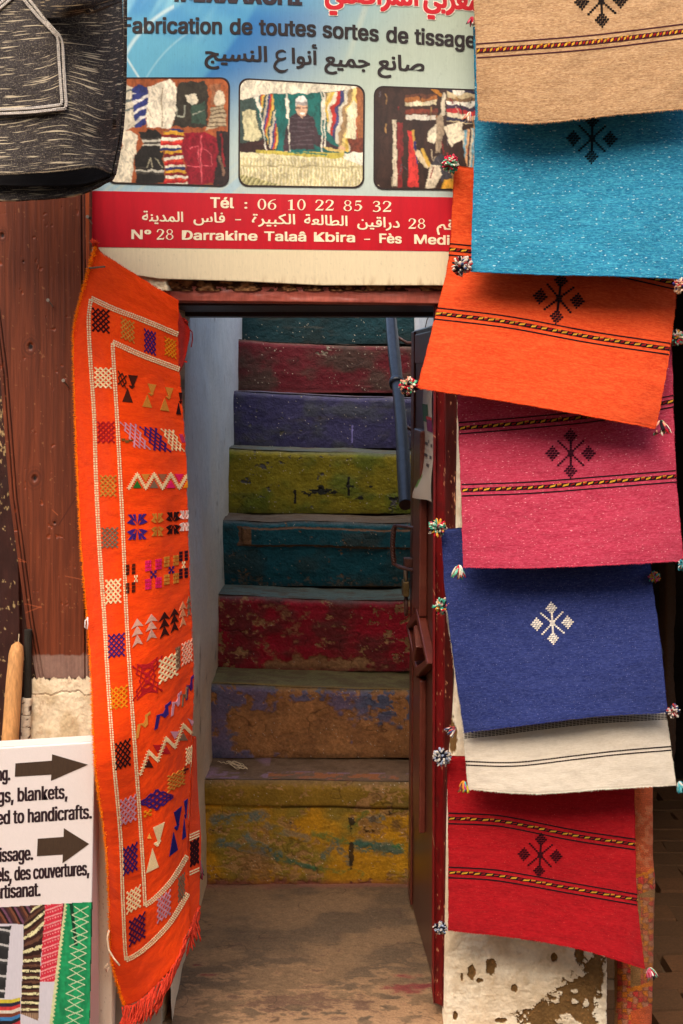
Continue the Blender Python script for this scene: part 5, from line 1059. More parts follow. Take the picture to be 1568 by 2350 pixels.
# --- white
m_whi = cloth_mat('white_wool', srgb(208, 194, 172), dark=srgb(190, 174, 150), lite=srgb(218, 206, 188), heather=.4, streak=.3)
t, s = rug('cream white rug with thin black lines, between the indigo and the red rugs', m_whi, W(
    [(1022, 1392, 3.035), (1180, 1400, 3.03), (1340, 1400, 3.03), (1490, 1395, 3.035)], [(1046, 1560, 3.01), (1200, 1555, 3.0), (1360, 1540, 2.995), (1512, 1525, 3.005)],
    [(1064, 1700, 2.965), (1215, 1696, 2.95), (1375, 1670, 2.945), (1534, 1665, 2.96)], [(1074, 1812, 2.93), (1225, 1822, 2.912), (1385, 1812, 2.905), (1553, 1802, 2.925)]), 6, fz=srgb(224, 212, 190))
for k, c0 in enumerate((1., 4.6, 8.2, 11.8)): pl, cl = [], []; dashline(pl, cl, [(1066, 1682+c0), (1140, 1675+c0), (1238, 1662+c0), (1352, 1649+c0), (1460, 1642+c0), (1533, 1638+c0)], 1.9, DKB, 8, .2); mb = MB(); yarn_many(mb, s, pl, cl, .0008); mb.build('woven_line', M['yarn'], t)
for c0 in (0, 8.5):
    pl, cl = [], []; dashline(pl, cl, [(1068, 1747+c0), (1150, 1750+c0), (1215, 1747+c0), (1330, 1733+c0), (1430, 1722+c0), (1541, 1713+c0)], 2.9, DKB, 6, .12); mb = MB(); yarn_many(mb, s, pl, cl, .0010); mb.build('woven_line', M['yarn'], t)
pompom(t, 1064, 1804, 2.92, 17, 'yellow', 'tassel', 25, -.2); pompom(t, 1013, 1391, 3.0, 19, 'mixed', 'ball', 26); pompom(t, 1563, 1804, 2.92, 17, 'teal', 'tassel', 27, .4)
# --- red
m_red = cloth_mat('red_wool', srgb(160, 10, 20), dark=srgb(122, 5, 14), lite=srgb(186, 32, 34), fleck=srgb(200, 90, 80), fdens=.7, fscale=(420, 320), heather=.45, streak=.4)
t, s = rug('crimson red rug with dark star motif, lowest of the rugs beside the stair door', m_red, W(
    [(1026, 1735, 3.03), (1170, 1738, 3.02), (1315, 1745, 3.015), (1456, 1750, 3.02)], [(1028, 1880, 3.015), (1172, 1890, 3.005), (1318, 1915, 2.995), (1459, 1930, 3.0)],
    [(1029, 2010, 2.995), (1174, 2022, 2.98), (1322, 2055, 2.97), (1464, 2075, 2.98)], [(1028, 2136, 2.975), (1178, 2152, 2.955), (1335, 2180, 2.94), (1481, 2224, 2.955)]), 7, fz=srgb(176, 16, 26), amp=.008)
band(t, s, [(1029, 1878), (1110, 1881), (1172, 1888), (1318, 1917), (1459, 1938)], 12, 7.5, 27, 9); band(t, s, [(1030, 2002), (1110, 2006), (1174, 2014), (1320, 2040), (1464, 2065)], 12, 7.5, 27, 10); star(t, s, 1240, 1962, 50, .06, srgb(54, 10, 18), 7)
pompom(t, 1014, 1737, 3.0, 20, 'bw', 'ball', 28); pompom(t, 1011, 2128, 2.96, 16, 'bw', 'ball', 29); pompom(t, 1494, 2232, 2.95, 18, 'mixed', 'tassel', 30, .3)

# --- rolled rust carpet hanging behind the rugs at the corner
cp = thing('hanging_carpet', 'rust orange pile carpet with patterned border hanging behind the red rug at the passage corner', 'carpet', tuple(P(1450, 2300, 3.12)))
def cpcol(U, V):
    n = fbm(U/9, V/9, 120, 3); n3 = fbm(U/3, V/3, 121, 3, .7); ru = srgb(196, 88, 44)*(.75+.5*n)[..., None]; br = srgb(150, 108, 62)*(.85+.3*n)[..., None]
    c = ru; lo = V > 2034+(1500-U)*.12; c = np.where((lo & (V < 2300))[..., None], br, c)
    b1_ = (V > 2014-(U-1450)*.35) & (V < 2058-(U-1450)*.35); b2_ = (V > 2270-(U-1450)*.3) & (V < 2320-(U-1450)*.3) & (U > 1440); b3_ = (U > 1412+4) & (U < 1448) & (V > 2080); b4_ = (U > 1470) & (V > 2060) & (V < 2260)
    U = U+(n-.5)*9; V = V+(fbm(U/7, V/7, 126, 2)-.5)*9; blk = (np.floor(U/12)*3+np.floor(V/13)*5+np.floor(V/39)).astype(int) % 4; pat = np.array([srgb(200, 62, 52), srgb(186, 118, 84), srgb(206, 116, 34), srgb(196, 90, 60)])[blk]*(.7+.6*n3)[..., None]
    gl = (np.abs((U % 12)-6) > 4.6) | (np.abs((V % 13)-6.5) > 5.2); pat = np.where(gl[..., None], mix(pat, srgb(96, 52, 34), (.25+.6*n)[..., None]), pat); c = np.where((b1_ | b2_ | b3_)[..., None], pat, c); c = np.where(b4_[..., None], mix(c, pat, .7), c)
    ed = (abs(V-2272+(U-1450)*.3) < 5) & (U > 1440) | ((abs(V-2015+(U-1450)*.35) < 4)); c = np.where(ed[..., None], srgb(206, 116, 30), c)
    tt = (V > 1850) & (V < 1990) & (n > .55); c = np.where(tt[..., None], mix(c, srgb(206, 130, 84), .5), c); return np.where((U < 1416)[..., None] & (V > 2100)[..., None], srgb(170, 120, 70), c)
m_cp = cloth_mat('carpet_pile', (1, 1, 1), attr=True, weave=.9, heather=.8)
sc2 = Surf([[(1409, v, 3.115), (1432, v, 3.075), (1465, v, 3.065), (x, v, 3.09), (x+5, v, 3.14)] for v, x in ((1560, 1496), (1800, 1494), (1960, 1494), (2020, 1499), (2120, 1496), (2230, 1495), (2320, 1492), (2450, 1490))], lambda s, t: .006*(fbm(s*6, t*22, 122, 3)-.5))
sc2.sheet('pile', 70, 500, m_cp, cp, .012, seed=9, cols=cpcol, edge=1.5)
# dim goods inside the passage
for (u, v, Y, w, h, c, lab, nm) in ((1530, 1290, 4.6, 40, 480, srgb(64, 40, 20), 'dim brown fleece hanging inside the dark passage', 'hanging_fleece'), (1508, 1480, 4.2, 22, 120, srgb(54, 56, 66), 'dim grey cloth hanging inside the dark passage', 'hanging_cloth')):
    sf = Surf([[(u-w/2+3*math.sin(k*2.), v+h*k/6., Y), (u, v+h*k/6., Y-.04), (u+w/2+3*math.sin(k*1.7), v+h*k/6., Y)] for k in range(7)]); mq = cloth_mat(nm+'_wool', c, weave=1)
    A, B = np.meshgrid(np.linspace(0, 2, 30), np.linspace(0, 6, 90)); th_ = .02; o = sf.sheet(nm, 30, 90, mq, None, .02, seed=int(v) % 50, edge=6); tag(o, lab, 'cloth')

# ================================================================ ORANGE KILIM
kl = thing('kilim', 'long bright orange kilim with cream stitched borders hanging left of the stair door', 'rug', tuple(P(330, 2300, 2.95)))
def row(px, ys): return [(u, v, y) for (u, v), y in zip(px, ys)]
KN = [row([(221, 556), (232, 578), (268, 602), (330, 641), (411, 690)], (2.985, 2.975, 2.965, 2.96, 2.97)),
      row([(187, 680), (210, 685), (259, 708), (325, 733), (410, 768)], (2.97, 2.955, 2.935, 2.94, 2.985)),
      row([(169, 772), (205, 760), (259, 785), (325, 815), (413, 848)], (2.965, 2.945, 2.915, 2.93, 2.99)),
      row([(173, 950), (217, 955), (269, 957), (340, 965), (424, 975)], (2.96, 2.935, 2.905, 2.915, 2.99)),
      row([(178, 1090), (221, 1090), (276, 1090), (350, 1092), (430, 1097)], (2.955, 2.93, 2.895, 2.905, 2.985)),
      row([(187, 1258), (229, 1255), (284, 1250), (355, 1245), (434, 1235)], (2.94, 2.915, 2.885, 2.90, 2.98)),
      row([(201, 1418), (240, 1410), (290, 1400), (362, 1385), (439, 1360)], (2.92, 2.895, 2.87, 2.89, 2.98)),
      row([(211, 1578), (249, 1572), (299, 1560), (370, 1520), (444, 1470)], (2.86, 2.85, 2.85, 2.88, 2.975)),
      row([(218, 1750), (261, 1745), (310, 1725), (378, 1665), (447, 1600)], (2.80, 2.81, 2.83, 2.87, 2.97)),
      row([(242, 1930), (277, 1925), (323, 1905), (388, 1835), (439, 1745)], (2.84, 2.84, 2.85, 2.88, 2.96)),
      row([(250, 2060), (283, 2082), (333, 2077), (388, 2028), (432, 1960)], (2.88, 2.87, 2.87, 2.89, 2.95)),
      row([(256, 2200), (290, 2202), (333, 2176), (388, 2120), (434, 2046)], (2.91, 2.90, 2.89, 2.90, 2.945)),
      row([(285, 2308), (310, 2303), (352, 2268), (405, 2207), (438, 2125)], (2.93, 2.92, 2.905, 2.905, 2.94))]
ks = Surf(KN, lambda s, t: .014*(fbm(s*3, t*5, 130, 2)-.5)+.006*np.sin(s*7+t*5))
m_kil = cloth_mat('kilim_wool', srgb(226, 60, 0), dark=srgb(204, 42, 0), lite=srgb(238, 80, 0), heather=.35, streak=.3, fleck=srgb(170, 30, 24), fdens=.74, fscale=(200, 200))
ks.sheet('woven_cloth', 150, 620, m_kil, kl, .007, edge=2.2, seed=31)
ORG = srgb(232, 90, 14)
fuzz(kl, ks, 'l', 9000, .0085, srgb(255, 132, 10), 5, .0007, deep=.004); fuzz(kl, ks, 't', 500, .003, srgb(214, 54, 20), 6); fuzz(kl, ks, 'r', 900, .0025, srgb(214, 54, 20), 7)  # left fuzz coloured brighter gold to give the edge its lit glow
CRM = srgb(232, 206, 160)
# stitched border lines: three rows of small cream stitches along a path given in net steps
def border(path, wpx=11., step=6.4, rows=3, jog=.0):
    path = np.array(path, float); q = ks.uvy(path[:, 0], path[:, 1])[:, :2]; dense = catmull(path, np.linspace(0, len(path)-1, 40*len(path))); qd = ks.uvy(dense[:, 0], dense[:, 1])[:, :2]
    L_ = np.concatenate([[0], np.cumsum(np.hypot(*np.diff(qd, axis=0).T))]); n = int(L_[-1]/step); pl, cl = [], []
    for k in range(n):
        d0, d1 = L_[-1]*k/n, L_[-1]*(k+.72)/n; a = np.array([np.interp(d0, L_, qd[:, 0]), np.interp(d0, L_, qd[:, 1])]); b = np.array([np.interp(d1, L_, qd[:, 0]), np.interp(d1, L_, qd[:, 1])])
        t = (b-a)/np.hypot(*(b-a)); nn = np.array([-t[1], t[0]]); w = wpx/rows
        for r_ in range(rows):
            o = (r_-(rows-1)/2)*w+random.uniform(-.3, .3); ww = w*.31; pl.append([a+nn*(o-ww), b+nn*(o-ww), b+nn*(o+ww), a+nn*(o+ww)]); cl.append(CRM*random.uniform(.85, 1.08))
    mb = MB(); yarn_many(mb, ks, pl, cl, .0016); mb.build('stitched_border', M['yarn'], kl)
border([(1, r+.02) for r in range(1, 12)], 10, 5.6, 2); border([(2, r+.02) for r in range(2, 11)], 10, 5.6, 2)
border([(1, 1), (1.6, 1), (2, 1), (3, 1), (4, 1)], 13, 5); border([(2, 2), (2.5, 2), (3, 2), (4, 2)], 13, 5); border([(1, 11), (2, 11), (3, 11), (3.96, 11)], 12, 5); border([(2, 10), (2.6, 10), (3, 10), (3.96, 10)], 12, 5)
def motif(cells, ctr, half, cols, name='woven_motif', skew=0.):
    """cells: list of (x0, y0, x1, y1) or 4-point polygons in -1..1; ctr/half in px, following the cloth"""
    pl, cl = [], []
    for k, c in enumerate(cells):
        if len(c) == 4 and not hasattr(c[0], '__len__'): x0, y0, x1, y1 = c; c = [(x0, y0), (x1, y0), (x1, y1), (x0, y1)]
        pl.append([(ctr[0]+x*half[0], ctr[1]+y*half[1]+skew*x*half[0]) for x, y in c]); cl.append((cols[k % len(cols)] if isinstance(cols, list) else cols)*random.uniform(.8, 1.15))
    mb = MB(); yarn_many(mb, ks, [q for q in pl if len(q) == 4], [c for q, c in zip(pl, cl) if len(q) == 4], .0018)
    for q, c in zip(pl, cl):
        if len(q) != 4: yarn_poly(mb, ks, q, c, .0018)
    return mb.build(name, M['yarn'], kl)
def lattice(nx=3, ny=4, w=.07):
    out = []; X = np.linspace(-1, 1, nx*2+1); Y = np.linspace(-1, 1, ny*2+1)
    for i in range(nx*2):
        for j in range(ny*2):
            a, b = (X[i], Y[j]), (X[i+1], Y[j+1])
            if (i+j) % 2: a, b = (X[i], Y[j+1]), (X[i+1], Y[j])
            d = np.array(b)-np.array(a); d = d/np.hypot(*d); n = np.array([-d[1], d[0]])*w; out.append([tuple(np.array(a)-n), tuple(np.array(b)-n), tuple(np.array(b)+n), tuple(np.array(a)+n)])
    for i in range(nx*2+1):
        for j in range(ny*2+1):
            if (i+j) % 2 == 0 and (i in (0, nx*2) or j in (0, ny*2)): out.append((X[i]-.11, Y[j]-.08, X[i]+.11, Y[j]+.08))
    return out
LT = lattice()
blkc, tanc, purp, yelo, crmc, crim, grey, mag, grn, lil = srgb(58, 14, 16), srgb(190, 118, 44), srgb(62, 26, 92), srgb(214, 126, 20), srgb(232, 200, 150), srgb(168, 26, 30), srgb(122, 92, 70), srgb(214, 30, 90), srgb(40, 96, 34), srgb(190, 130, 140)
for (x, y, hx, hy, c, sk) in ((232, 736, 18, 25, blkc, .15), (293, 758, 14, 23, tanc, .4), (344, 785, 12, 25, purp, .35), (391, 798, 12, 20, yelo, .35), (238, 867, 18, 22, crmc, .05), (244, 992, 18, 23, crim, 0), (249, 1115, 17, 23, tanc, 0), (253, 1234, 17, 22, grey, -.02),
                           (261, 1357, 16, 26, crmc, -.1), (268, 1481, 17, 25, purp, -.15), (273, 1601, 18, 24, yelo, -.2), (282, 1731, 16, 29, srgb(40, 16, 16), -.35), (294, 1859, 17, 28, lil, -.4), (299, 1971, 15, 30, srgb(52, 24, 84), -.45), (307, 2064, 15, 24, crmc, -.55), (376, 2080, 14, 27, lil, -.7), (315, 2132, 17, 28, srgb(66, 20, 60), -.6), (416, 2036, 7, 26, grey, -.9), (443, 1944, 9, 24, srgb(46, 14, 20), -.5)):
    if x < 438: motif(LT, (x, y), (hx, hy), c, skew=sk)
def tri(flip, cx=0, cy=0, s=1, sx=1): return [(cx-.55*s*sx, cy+(.5*s if not flip else -.5*s)), (cx+.55*s*sx, cy+(.5*s if not flip else -.5*s)), (cx, cy+(-.5*s if not flip else .5*s))]
def ewer():
    o = [tri(True, .35, -.55, 1.0), tri(False, -.25, .5, 1.1)]
    for k in range(3): o.append((-.1+.12*k, -.25+.16*k*.5, .55-.1*k, -.17+.16*k*.5)); 
    return o
for (x, y, hx, hy, c, sk) in ((298, 892, 20, 30, srgb(66, 26, 16), .1), (342, 908, 18, 26, tanc, .15), (382, 916, 17, 26, tanc, .15), (412, 926, 9, 24, srgb(40, 14, 16), .1), (356, 1945, 24, 46, crmc, -.5), (402, 1908, 16, 44, srgb(36, 30, 100), -.8), (424, 1880, 7, 40, srgb(36, 30, 100), -.8)): motif(ewer(), (x, y), (hx, hy), c, skew=sk)
motif(lattice(2, 2, .12), (281, 872), (9, 15), srgb(66, 26, 16), skew=.6)
def para(n=4):       # slanting lattice: rows shift as they go down
    o = []
    for c in lattice(3, 3, .07):
        if len(c) == 4 and not hasattr(c[0], '__len__'): x0, y0, x1, y1 = c; c = [(x0, y0), (x1, y0), (x1, y1), (x0, y1)]
        o.append([(x*.62+y*.55, y) for x, y in c])
    return o
for (x, y, hx, hy, c, sk) in ((310, 1000, 28, 25, lil, .15), (356, 1008, 29, 24, purp, .1), (396, 1010, 22, 22, crmc, .1), (418, 1006, 6, 9, srgb(190, 60, 110), 0)): motif(para(), (x, y), (hx, hy), c, skew=sk)
motif([(-1, -1, -.4, .2), (-.4, -.2, .2, 1), (.2, -.5, .9, .4)], (293, 1011), (14, 5), srgb(110, 70, 30))
def zigzag(x0, x1, y0, y1, n, slope, tc):
    pl = []; X = np.linspace(x0, x1, n+1)
    for k in range(n):
        ya, yb = (y1, y0) if k % 2 == 0 else (y0, y1); 
        for j in range(7):
            t0 = j/7.; xx = X[k]+(X[k+1]-X[k])*t0; yy = ya+(yb-ya)*t0+slope*(xx-x0)
            pl.append([(xx-5, yy-1.6), (xx+5, yy-.4), (xx+5, yy+1.5), (xx-5, yy+.3)]); pl.append([(xx-.8, yy-4.4), (xx+1.1, yy-4.4), (xx+1.1, yy+4.4), (xx-.8, yy+4.4)])
    mb = MB(); yarn_many(mb, ks, pl, [crmc*random.uniform(.85, 1.1) for _ in pl], .0018); mb.build('woven_zigzag', M['yarn'], kl)
    for k in range(n):
        xm = X[k+1] if k+1 < n+1 else X[k]; up = k % 2 == 0
        if k < n: yarn_one = MB(); yq = (y0 if not up else y1)+slope*(X[k+1]-x0); s_ = 1 if up else -1; yarn_poly(yarn_one, ks, [(xm-10, yq+s_*-0), (xm+10, yq), (xm, yq-s_*18)], tc[k % len(tc)], .0017); yarn_one.build('woven_triangle', M['yarn'], kl)
zigzag(296, 430, 1088, 1120, 7, 0, [grn, tanc, grey, srgb(150, 90, 60), mag, mag, yelo]); zigzag(322, 440, 1740, 1776, 6, -.78, [srgb(60, 24, 20), crim, crim, lil, grey, lil])
def leafstar():
    o = []
    for sy in (-1, 1):
        o += [[(-.95, sy*.35), (-.55, sy*.62), (-.12, sy*.16), (-.45, sy*.18)], [(-.42, sy*.95), (-.15, sy*.98), (-.04, sy*.22), (-.16, sy*.42)], [(.95, sy*.35), (.55, sy*.62), (.12, sy*.16), (.45, sy*.18)], [(.42, sy*.95), (.15, sy*.98), (.04, sy*.22), (.16, sy*.42)],
              [(-.85, sy*.95), (-.55, sy*.98), (-.2, sy*.5), (-.4, sy*.5)], [(.85, sy*.95), (.55, sy*.98), (.2, sy*.5), (.4, sy*.5)]]
    return o
for (x, y, hx, hy, c) in ((315, 1209, 25, 30, srgb(56, 30, 100)), (361, 1204, 15, 27, tanc), (397, 1200, 17, 26, srgb(40, 14, 16)), (424, 1195, 14, 24, srgb(226, 190, 176))): motif(leafstar(), (x, y), (hx, hy), c, skew=-.05)
def squares(): 
    o = []
    for bx in (-.62, .62):
        for by in (-.62, .62):
            for i in range(3):
                for j in range(3): o.append((bx-.36+i*.25, by-.36+j*.25, bx-.16+i*.25, by-.16+j*.25))
    return o
def xx_(): return [(-.3, -.3, -.1, -.1), (.1, -.3, .3, -.1), (-.1, -.1, .1, .1), (-.3, .1, -.1, .3), (.1, .1, .3, .3)]
for (x, y, hx, hy, c, c2) in ((300, 1328, 11, 34, srgb(66, 26, 16), crmc), (352, 1318, 19, 34, mag, purp), (393, 1308, 17, 33, tanc, purp), (421, 1296, 10, 32, srgb(50, 20, 30), crmc)): motif(squares(), (x, y), (hx, hy), c, skew=-.15); motif(xx_(), (x+(12 if x == 300 else 0), y), (hx*1.2, hy*.8), c2, skew=-.15)
def tree(): return [[(-.95, -.35), (0, -1), (.95, -.35), (0, -.5)], [(-.85, .2), (0, -.5), (.85, .2), (0, .1)], [(-.75, .95), (0, .1), (.85, .9), (0, .72)]]
for (x, y, hx, hy, c) in ((315, 1452, 15, 33, srgb(190, 140, 120)), (347, 1440, 15, 31, srgb(190, 140, 120)), (377, 1434, 13, 30, srgb(54, 20, 16)), (400, 1424, 11, 28, srgb(54, 20, 16)), (419, 1410, 9, 30, srgb(206, 130, 90)), (433, 1392, 5, 24, grey)): motif(tree(), (x, y), (hx, hy), c, skew=-.3)
motif([[(x*.5+abs(y)*.5*np.sign(x), y) for x, y in (c if hasattr(c[0], '__len__') else [(c[0], c[1]), (c[2], c[1]), (c[2], c[3]), (c[0], c[3])])] for c in lattice(3, 4, .045)], (338, 1557), (32, 38), crim, skew=-.35)
for (x, y, hx, hy, c) in ((386, 1532, 20, 26, crmc), (408, 1510, 5, 24, grey), (429, 1497, 11, 24, srgb(222, 160, 130)), (404, 1790, 18, 18, tanc), (436, 1732, 9, 18, crmc)): motif(LT, (x, y), (hx, hy), c, skew=-.5)
motif([[(x, y*(1-abs(x)*.8)) for x, y in (c if hasattr(c[0], '__len__') else [(c[0], c[1]), (c[2], c[1]), (c[2], c[3]), (c[0], c[3])])] for c in lattice(4, 3, .09)], (360, 1835), (34, 24), purp, skew=-.2)
motif([(-.2, -1, .2, 1), (-1, -.25, 1, .25)], (424, 1767), (8, 8), srgb(80, 24, 24), skew=-.4); motif(xx_(), (339, 1866), (30, 24), yelo, skew=-.3); motif([tri(False, 0, 0, 1)], (343, 1918), (9, 12), srgb(222, 150, 70))
def hook(): return [[(-1, 1), (-.6, 1), (-.3, -.2), (-.7, -.4)], [(-.7, -.4), (-.3, -.2), (.3, .4), (.1, -.2)], [(.1, -.2), (.3, .4), (.7, .2), (.6, -.9)], [(.3, -.9), (.3, -.6), (1, -.7), (1, -1)]]
for (x, y, hx, hy, c) in ((328, 1664, 17, 22, tanc), (373, 1642, 19, 22, srgb(50, 30, 100)), (404, 1615, 12, 22, lil), (424, 1598, 7, 20, grey), (435, 1578, 9, 24, srgb(66, 26, 92))): motif(hook(), (x, y), (hx, hy), c, skew=-.6)
# the edge folds back round the door frame: a second leaf, then the fringe
bs = Surf([[(446, 1690, 2.972), (449, 1690, 2.985), (451, 1690, 3.0)], [(444, 1760, 2.965), (449, 1765, 2.99), (453, 1770, 3.01)], [(440, 1850, 2.958), (449, 1845, 2.985), (457, 1840, 3.01)], [(434, 1950, 2.955), (449, 1940, 2.98), (463, 1930, 3.01)],
           [(433, 2020, 2.952), (448, 2005, 2.975), (461, 1990, 3.0)], [(436, 2090, 2.95), (448, 2082, 2.97), (459, 2070, 2.99)], [(438, 2124, 2.948), (448, 2100, 2.965), (458, 2078, 2.985)]])
bs.sheet('folded_edge', 30, 160, m_kil, kl, .006, edge=1.5, seed=33); _k = ks; ks = bs
pl, cl = [], []
for (v0, rows_) in ((1915, 3), (2000, 2)):
    for r_ in range(rows_):
        for k in range(5): x = 435+k*4.6; y = v0+r_*6-(x-435)*.45; pl.append([(x, y), (x+3.4, y-1.5), (x+3.4, y+1.2), (x, y+2.7)]); cl.append(CRM)
mb = MB(); yarn_many(mb, bs, pl, cl, .0016); mb.build('stitched_border', M['yarn'], kl); motif(lattice(2, 4, .14), (446, 1956), (9, 27), srgb(46, 14, 20), skew=-.5); ks = _k
# loose top corner behind the rug
ts = Surf([[(405, 700, 3.0), (418, 728, 3.02), (426, 742, 3.03)], [(408, 740, 3.0), (424, 748, 3.03), (437, 756, 3.04)], [(410, 800, 3.0), (422, 800, 3.03), (433, 795, 3.04)], [(412, 860, 3.0), (420, 845, 3.02), (424, 830, 3.03)]])
ts.sheet('turned_corner', 14, 30, cloth_mat('kilim_back', srgb(170, 28, 14)), kl, .006, seed=34, edge=2); pts = [P(436, 757, 3.03), P(441, 762, 3.03), P(442, 780, 3.03), P(439, 797, 3.03)]; MB().tube(pts, .0015, 6, srgb(120, 24, 16)).build('loose_thread', M['yarn'], kl)
ft = MB(); rr = random.Random(9)
for k in range(16):
    a = rr.uniform(-.5, .5); b_ = P(221+rr.uniform(-6, 6), 566, 2.98); ft.tube([b_, b_+np.array([math.sin(a)*.006, -.004, .008]), b_+np.array([math.sin(a)*.016, -.006, .014+rr.uniform(-.006, .006)])], [.0016, .0014, .0007], 5, srgb(216, 64, 40)*rr.uniform(.8, 1.2))
ft.build('knotted_corner', M['yarn'], kl, sm=True)
# fringe strands
FR = srgb(214, 66, 44)
def strand(p0, L_, lean, seed, r=.0017, parent=kl):
    rr = random.Random(seed); n = 9; t = np.linspace(0, 1, n); ph = rr.uniform(0, 6)
    pts = np.stack([p0[0]+L_*(lean*t**1.3+.05*np.sin(t*5+ph)), p0[1]-.004-.01*t+.004*np.sin(t*4+ph), p0[2]-L_*t], 1); mb = MB()
    for q in (0, math.pi): o = np.stack([np.cos(t*14+q)*r*.6, np.sin(t*14+q)*r*.6, 0*t], 1); mb.tube(pts+o, r*np.array([.7, 1, 1, 1, 1, 1, .95, .8, .3]), 5, FR*rr.uniform(.8, 1.15))
    return mb.build('fringe_strand', M['yarn'], parent, sm=True)
for k in range(74):
    a = 4*(k+rr.uniform(.1, .9))/74.; p0 = ks.pt(a, 12., -.002); L_ = rr.uniform(.062, .085)*(1.12 if a > 2 else .9); strand(p0, L_, -.20-.1*rr.random()-.12*(a > 2.5)+.10*(a < .8), k)
for k in range(16): a = 2*(k+.5)/16.; strand(bs.pt(a, 6., -.002), rr.uniform(.055, .075), rr.uniform(-.1, .1), 200+k)
for (u0, v0, du, dv, c, r) in ((400, 0, 0, 0, 0, 0),):
    pass
MB().tube([P(251, 2135, 2.885), P(246, 2150, 2.88), P(250, 2180, 2.875), (P(262, 2200, 2.872)), P(275, 2216, 2.868)], .0021, 6, srgb(236, 206, 170)).build('loose_thread', M['yarn'], kl, sm=True)
MB().tube([P(250, 2220, 2.9), P(246, 2230, 2.895), P(240, 2222, 2.89), P(247, 2212, 2.885)], .0018, 6, srgb(236, 206, 170)).build('loose_thread', M['yarn'], kl, sm=True)
MB().tube([P(203, 1418, 2.90), P(196, 1424, 2.89), P(195, 1440, 2.885), P(200, 1444, 2.885), P(202, 1432, 2.885), P(201, 1416, 2.89)], .0016, 6, srgb(226, 210, 200)).build('loose_thread', M['yarn'], kl, sm=True)
tz = MB()
for k in range(10): tz.tube([P(461, 1975, 2.99), P(463+rr.uniform(-3, 5), 2000, 2.985), P(463+rr.uniform(-4, 6), 2012+rr.uniform(-4, 8), 2.985)], .0012, 5, srgb(*rr.choice([(150, 30, 70), (80, 30, 60), (60, 90, 70)])))
tz.build('corner_tassel', M['yarn'], kl, sm=True)

# ================================================================ KNITTED JACKET, TOP LEFT
jk = thing('woven_jacket', 'charcoal and cream flecked woven jacket with a braid-trimmed pocket hanging top left', 'jacket', tuple(P(140, 430, 2.8)))
m_jk = cloth_mat('jacket_wool', srgb(52, 46, 44), dark=srgb(24, 20, 22), lite=srgb(86, 78, 74), slub=srgb(206, 188, 156), sdens=.585, heather=.7, streak=.5, weave=1)
js = Surf([[(-90, -140, 2.70), (20, -140, 2.62), (130, -140, 2.60), (235, -140, 2.63), (286, -140, 2.76)],
           [(-90, 20, 2.68), (20, 20, 2.60), (130, 15, 2.575), (235, 10, 2.62), (283, 5, 2.76)],
           [(-90, 130, 2.66), (20, 135, 2.585), (130, 130, 2.56), (240, 150, 2.61), (285, 140, 2.76)],
           [(-90, 230, 2.64), (20, 235, 2.57), (140, 215, 2.545), (240, 245, 2.60), (281, 240, 2.75)],
           [(-90, 320, 2.62), (20, 318, 2.56), (140, 300, 2.535), (225, 322, 2.60), (274, 318, 2.74)],
           [(-90, 398, 2.60), (20, 399, 2.55), (144, 391, 2.53), (216, 383, 2.58), (257, 398, 2.70)]], lambda s, t: .008*(fbm(s*4, t*4, 140, 2)-.5))
js.sheet('front_panel', 150, 150, m_jk, jk, .006, edge=1.0, seed=41)
fuzz(jk, js, 'b', 700, .003, srgb(150, 134, 110), 44); fuzz(jk, js, 'r', 700, .004, srgb(90, 76, 66), 45)
bk = Surf([[(-90, 200, 2.80), (60, 200, 2.82), (180, 200, 2.82), (270, 200, 2.785)], [(-90, 330, 2.80), (60, 330, 2.82), (180, 330, 2.82), (268, 330, 2.775)], [(-90, 400, 2.80), (60, 400, 2.82), (180, 400, 2.82), (262, 395, 2.765)], [(-90, 460, 2.78), (60, 457, 2.79), (180, 444, 2.79), (256, 408, 2.735)]])
bk.sheet('back_panel', 80, 60, m_jk, jk, .006, edge=1, seed=42)
ln = Surf([[(-90, 200, 2.785), (60, 200, 2.80), (180, 200, 2.80), (266, 200, 2.775)], [(-90, 330, 2.785), (60, 330, 2.80), (180, 330, 2.80), (264, 330, 2.765)], [(-90, 412, 2.77), (60, 412, 2.785), (180, 408, 2.785), (252, 398, 2.75)], [(-90, 424, 2.77), (60, 426, 2.78), (180, 424, 2.78), (246, 404, 2.74)]])
ln.sheet('lining', 60, 50, cloth_mat('lining_wool', srgb(22, 18, 18), heather=.3), jk, .004, edge=1, seed=48)  # black inner sheet puts the shade of the hem opening into colour
# rolled side seam joining front to back
ssm = Surf([[(286, -140, 2.76), (287, -140, 2.80), (282, -140, 2.84)], [(284, 140, 2.76), (286, 140, 2.79), (282, 140, 2.82)], [(281, 240, 2.75), (283, 240, 2.78), (279, 240, 2.81)], [(274, 318, 2.74), (276, 320, 2.765), (272, 322, 2.79)], [(257, 398, 2.70), (262, 398, 2.735), (258, 404, 2.77)]])
ssm.sheet('side_panel', 16, 90, m_jk, jk, .005, seed=43)
hd = Surf([[(78, -150, 2.60), (150, -150, 2.50), (220, -150, 2.51), (290, -150, 2.62)], [(84, -40, 2.59), (150, -40, 2.49), (220, -40, 2.50), (286, -40, 2.61)], [(92, 14, 2.58), (150, 14, 2.49), (215, 8, 2.50), (276, -6, 2.60)], [(104, 42, 2.565), (155, 42, 2.515), (215, 24, 2.53), (268, 0, 2.60)]])
hd.sheet('sleeve', 60, 60, cloth_mat('sleeve_wool', srgb(40, 34, 34), dark=srgb(18, 15, 18), lite=srgb(70, 60, 54), slub=srgb(196, 170, 130), sdens=.60, heather=.6, weave=.9), jk, .006, seed=46, edge=1)
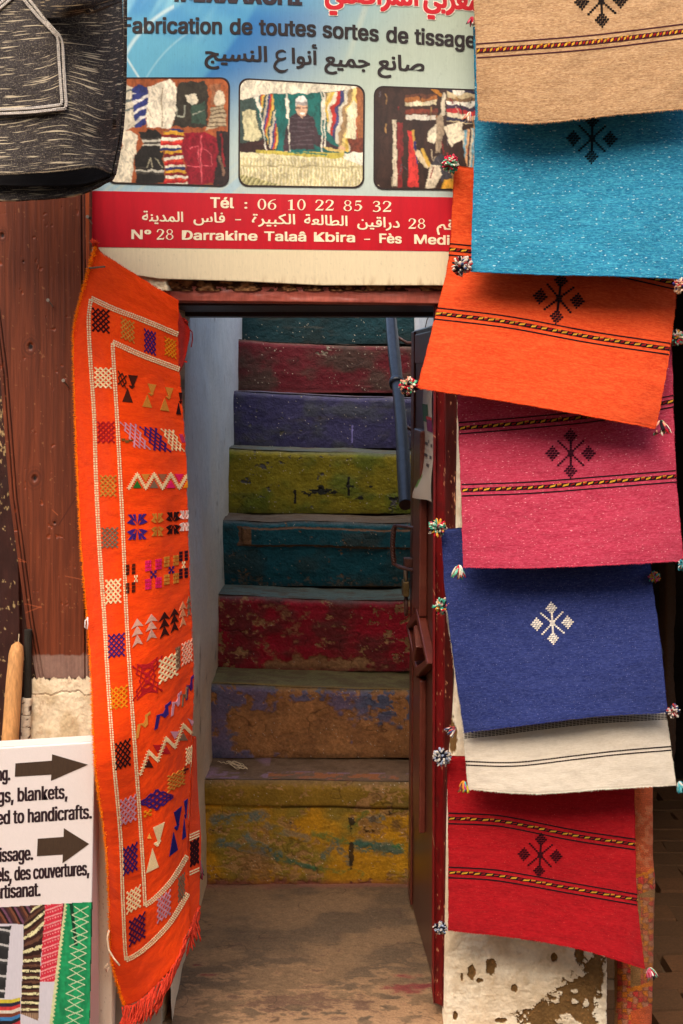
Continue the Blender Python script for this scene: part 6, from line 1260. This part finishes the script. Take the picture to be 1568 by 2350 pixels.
ps_net = [[(-90, -60), (-20, -60), (30, -50), (60, -20)], [(-90, 60), (0, 60), (80, 55), (112, 58)], [(-90, 160), (0, 160), (90, 150), (138, 130)], [(-90, 268), (0, 270), (95, 262), (156, 246)]]
def onj(u, v, off): a, b = js.inv([u], [v]); p_ = js.pt(a, b, off)[0]; return p_[1]
PSs = Surf([[(u, v, onj(u, v, .010)) for u, v in r] for r in ps_net]); PSs.sheet('pocket', 60, 80, m_jk, jk, .005, seed=47, edge=.8)
def braid(path, w=5.2, surf=PSs, off=.003):
    path = np.array(path, float); x = np.linspace(0, len(path)-1, 300); q = catmull(path, x) if len(path) > 2 else path[0]+(path[1]-path[0])*np.linspace(0, 1, 300)[:, None]
    L_ = np.concatenate([[0], np.cumsum(np.hypot(*np.diff(q, axis=0).T))]); n = int(L_[-1]/4.6); mb = MB()
    for k in range(n):
        d = L_[-1]*(k+.5)/n; c = np.array([np.interp(d, L_, q[:, 0]), np.interp(d, L_, q[:, 1])]); c2 = np.array([np.interp(d+1, L_, q[:, 0]), np.interp(d+1, L_, q[:, 1])]); t = (c2-c)/np.hypot(*(c2-c)); nn = np.array([-t[1], t[0]])
        for sg, col in ((1, srgb(206, 196, 184)), (-1, srgb(206, 196, 184))):
            a = c+nn*sg*w*.5-t*2.2; b = c+nn*sg*w*.04+t*2.4; A_, B_ = PSs.inv([a[0], b[0]], [a[1], b[1]]); pp = surf.pt(A_, B_, off); m_ = (pp[0]+pp[1])/2+np.array([0, -.0012, 0]); mb.tube([pp[0], m_, pp[1]], [.0009, .0019, .0009], 5, col*random.uniform(.85, 1.1))
    mb.build('braid_trim', M['yarn'], jk, sm=True)
for o_ in (0, 9.5):
    braid([(54+o_*.8, -4-o_*.5), (76+o_*.8, 24-o_*.5), (98+o_*.6, 50-o_*.5), (124+o_*.5, 76-o_*.3), (133+o_, 92), (137+o_, 150), (141+o_, 210), (142+o_, 237+o_), (132, 243+o_), (70, 250+o_), (0, 253+o_), (-40, 254+o_)])
braid([(-30, 30), (0, 12), (28, -12)]); braid([(-30, 40), (2, 21), (34, -6)])
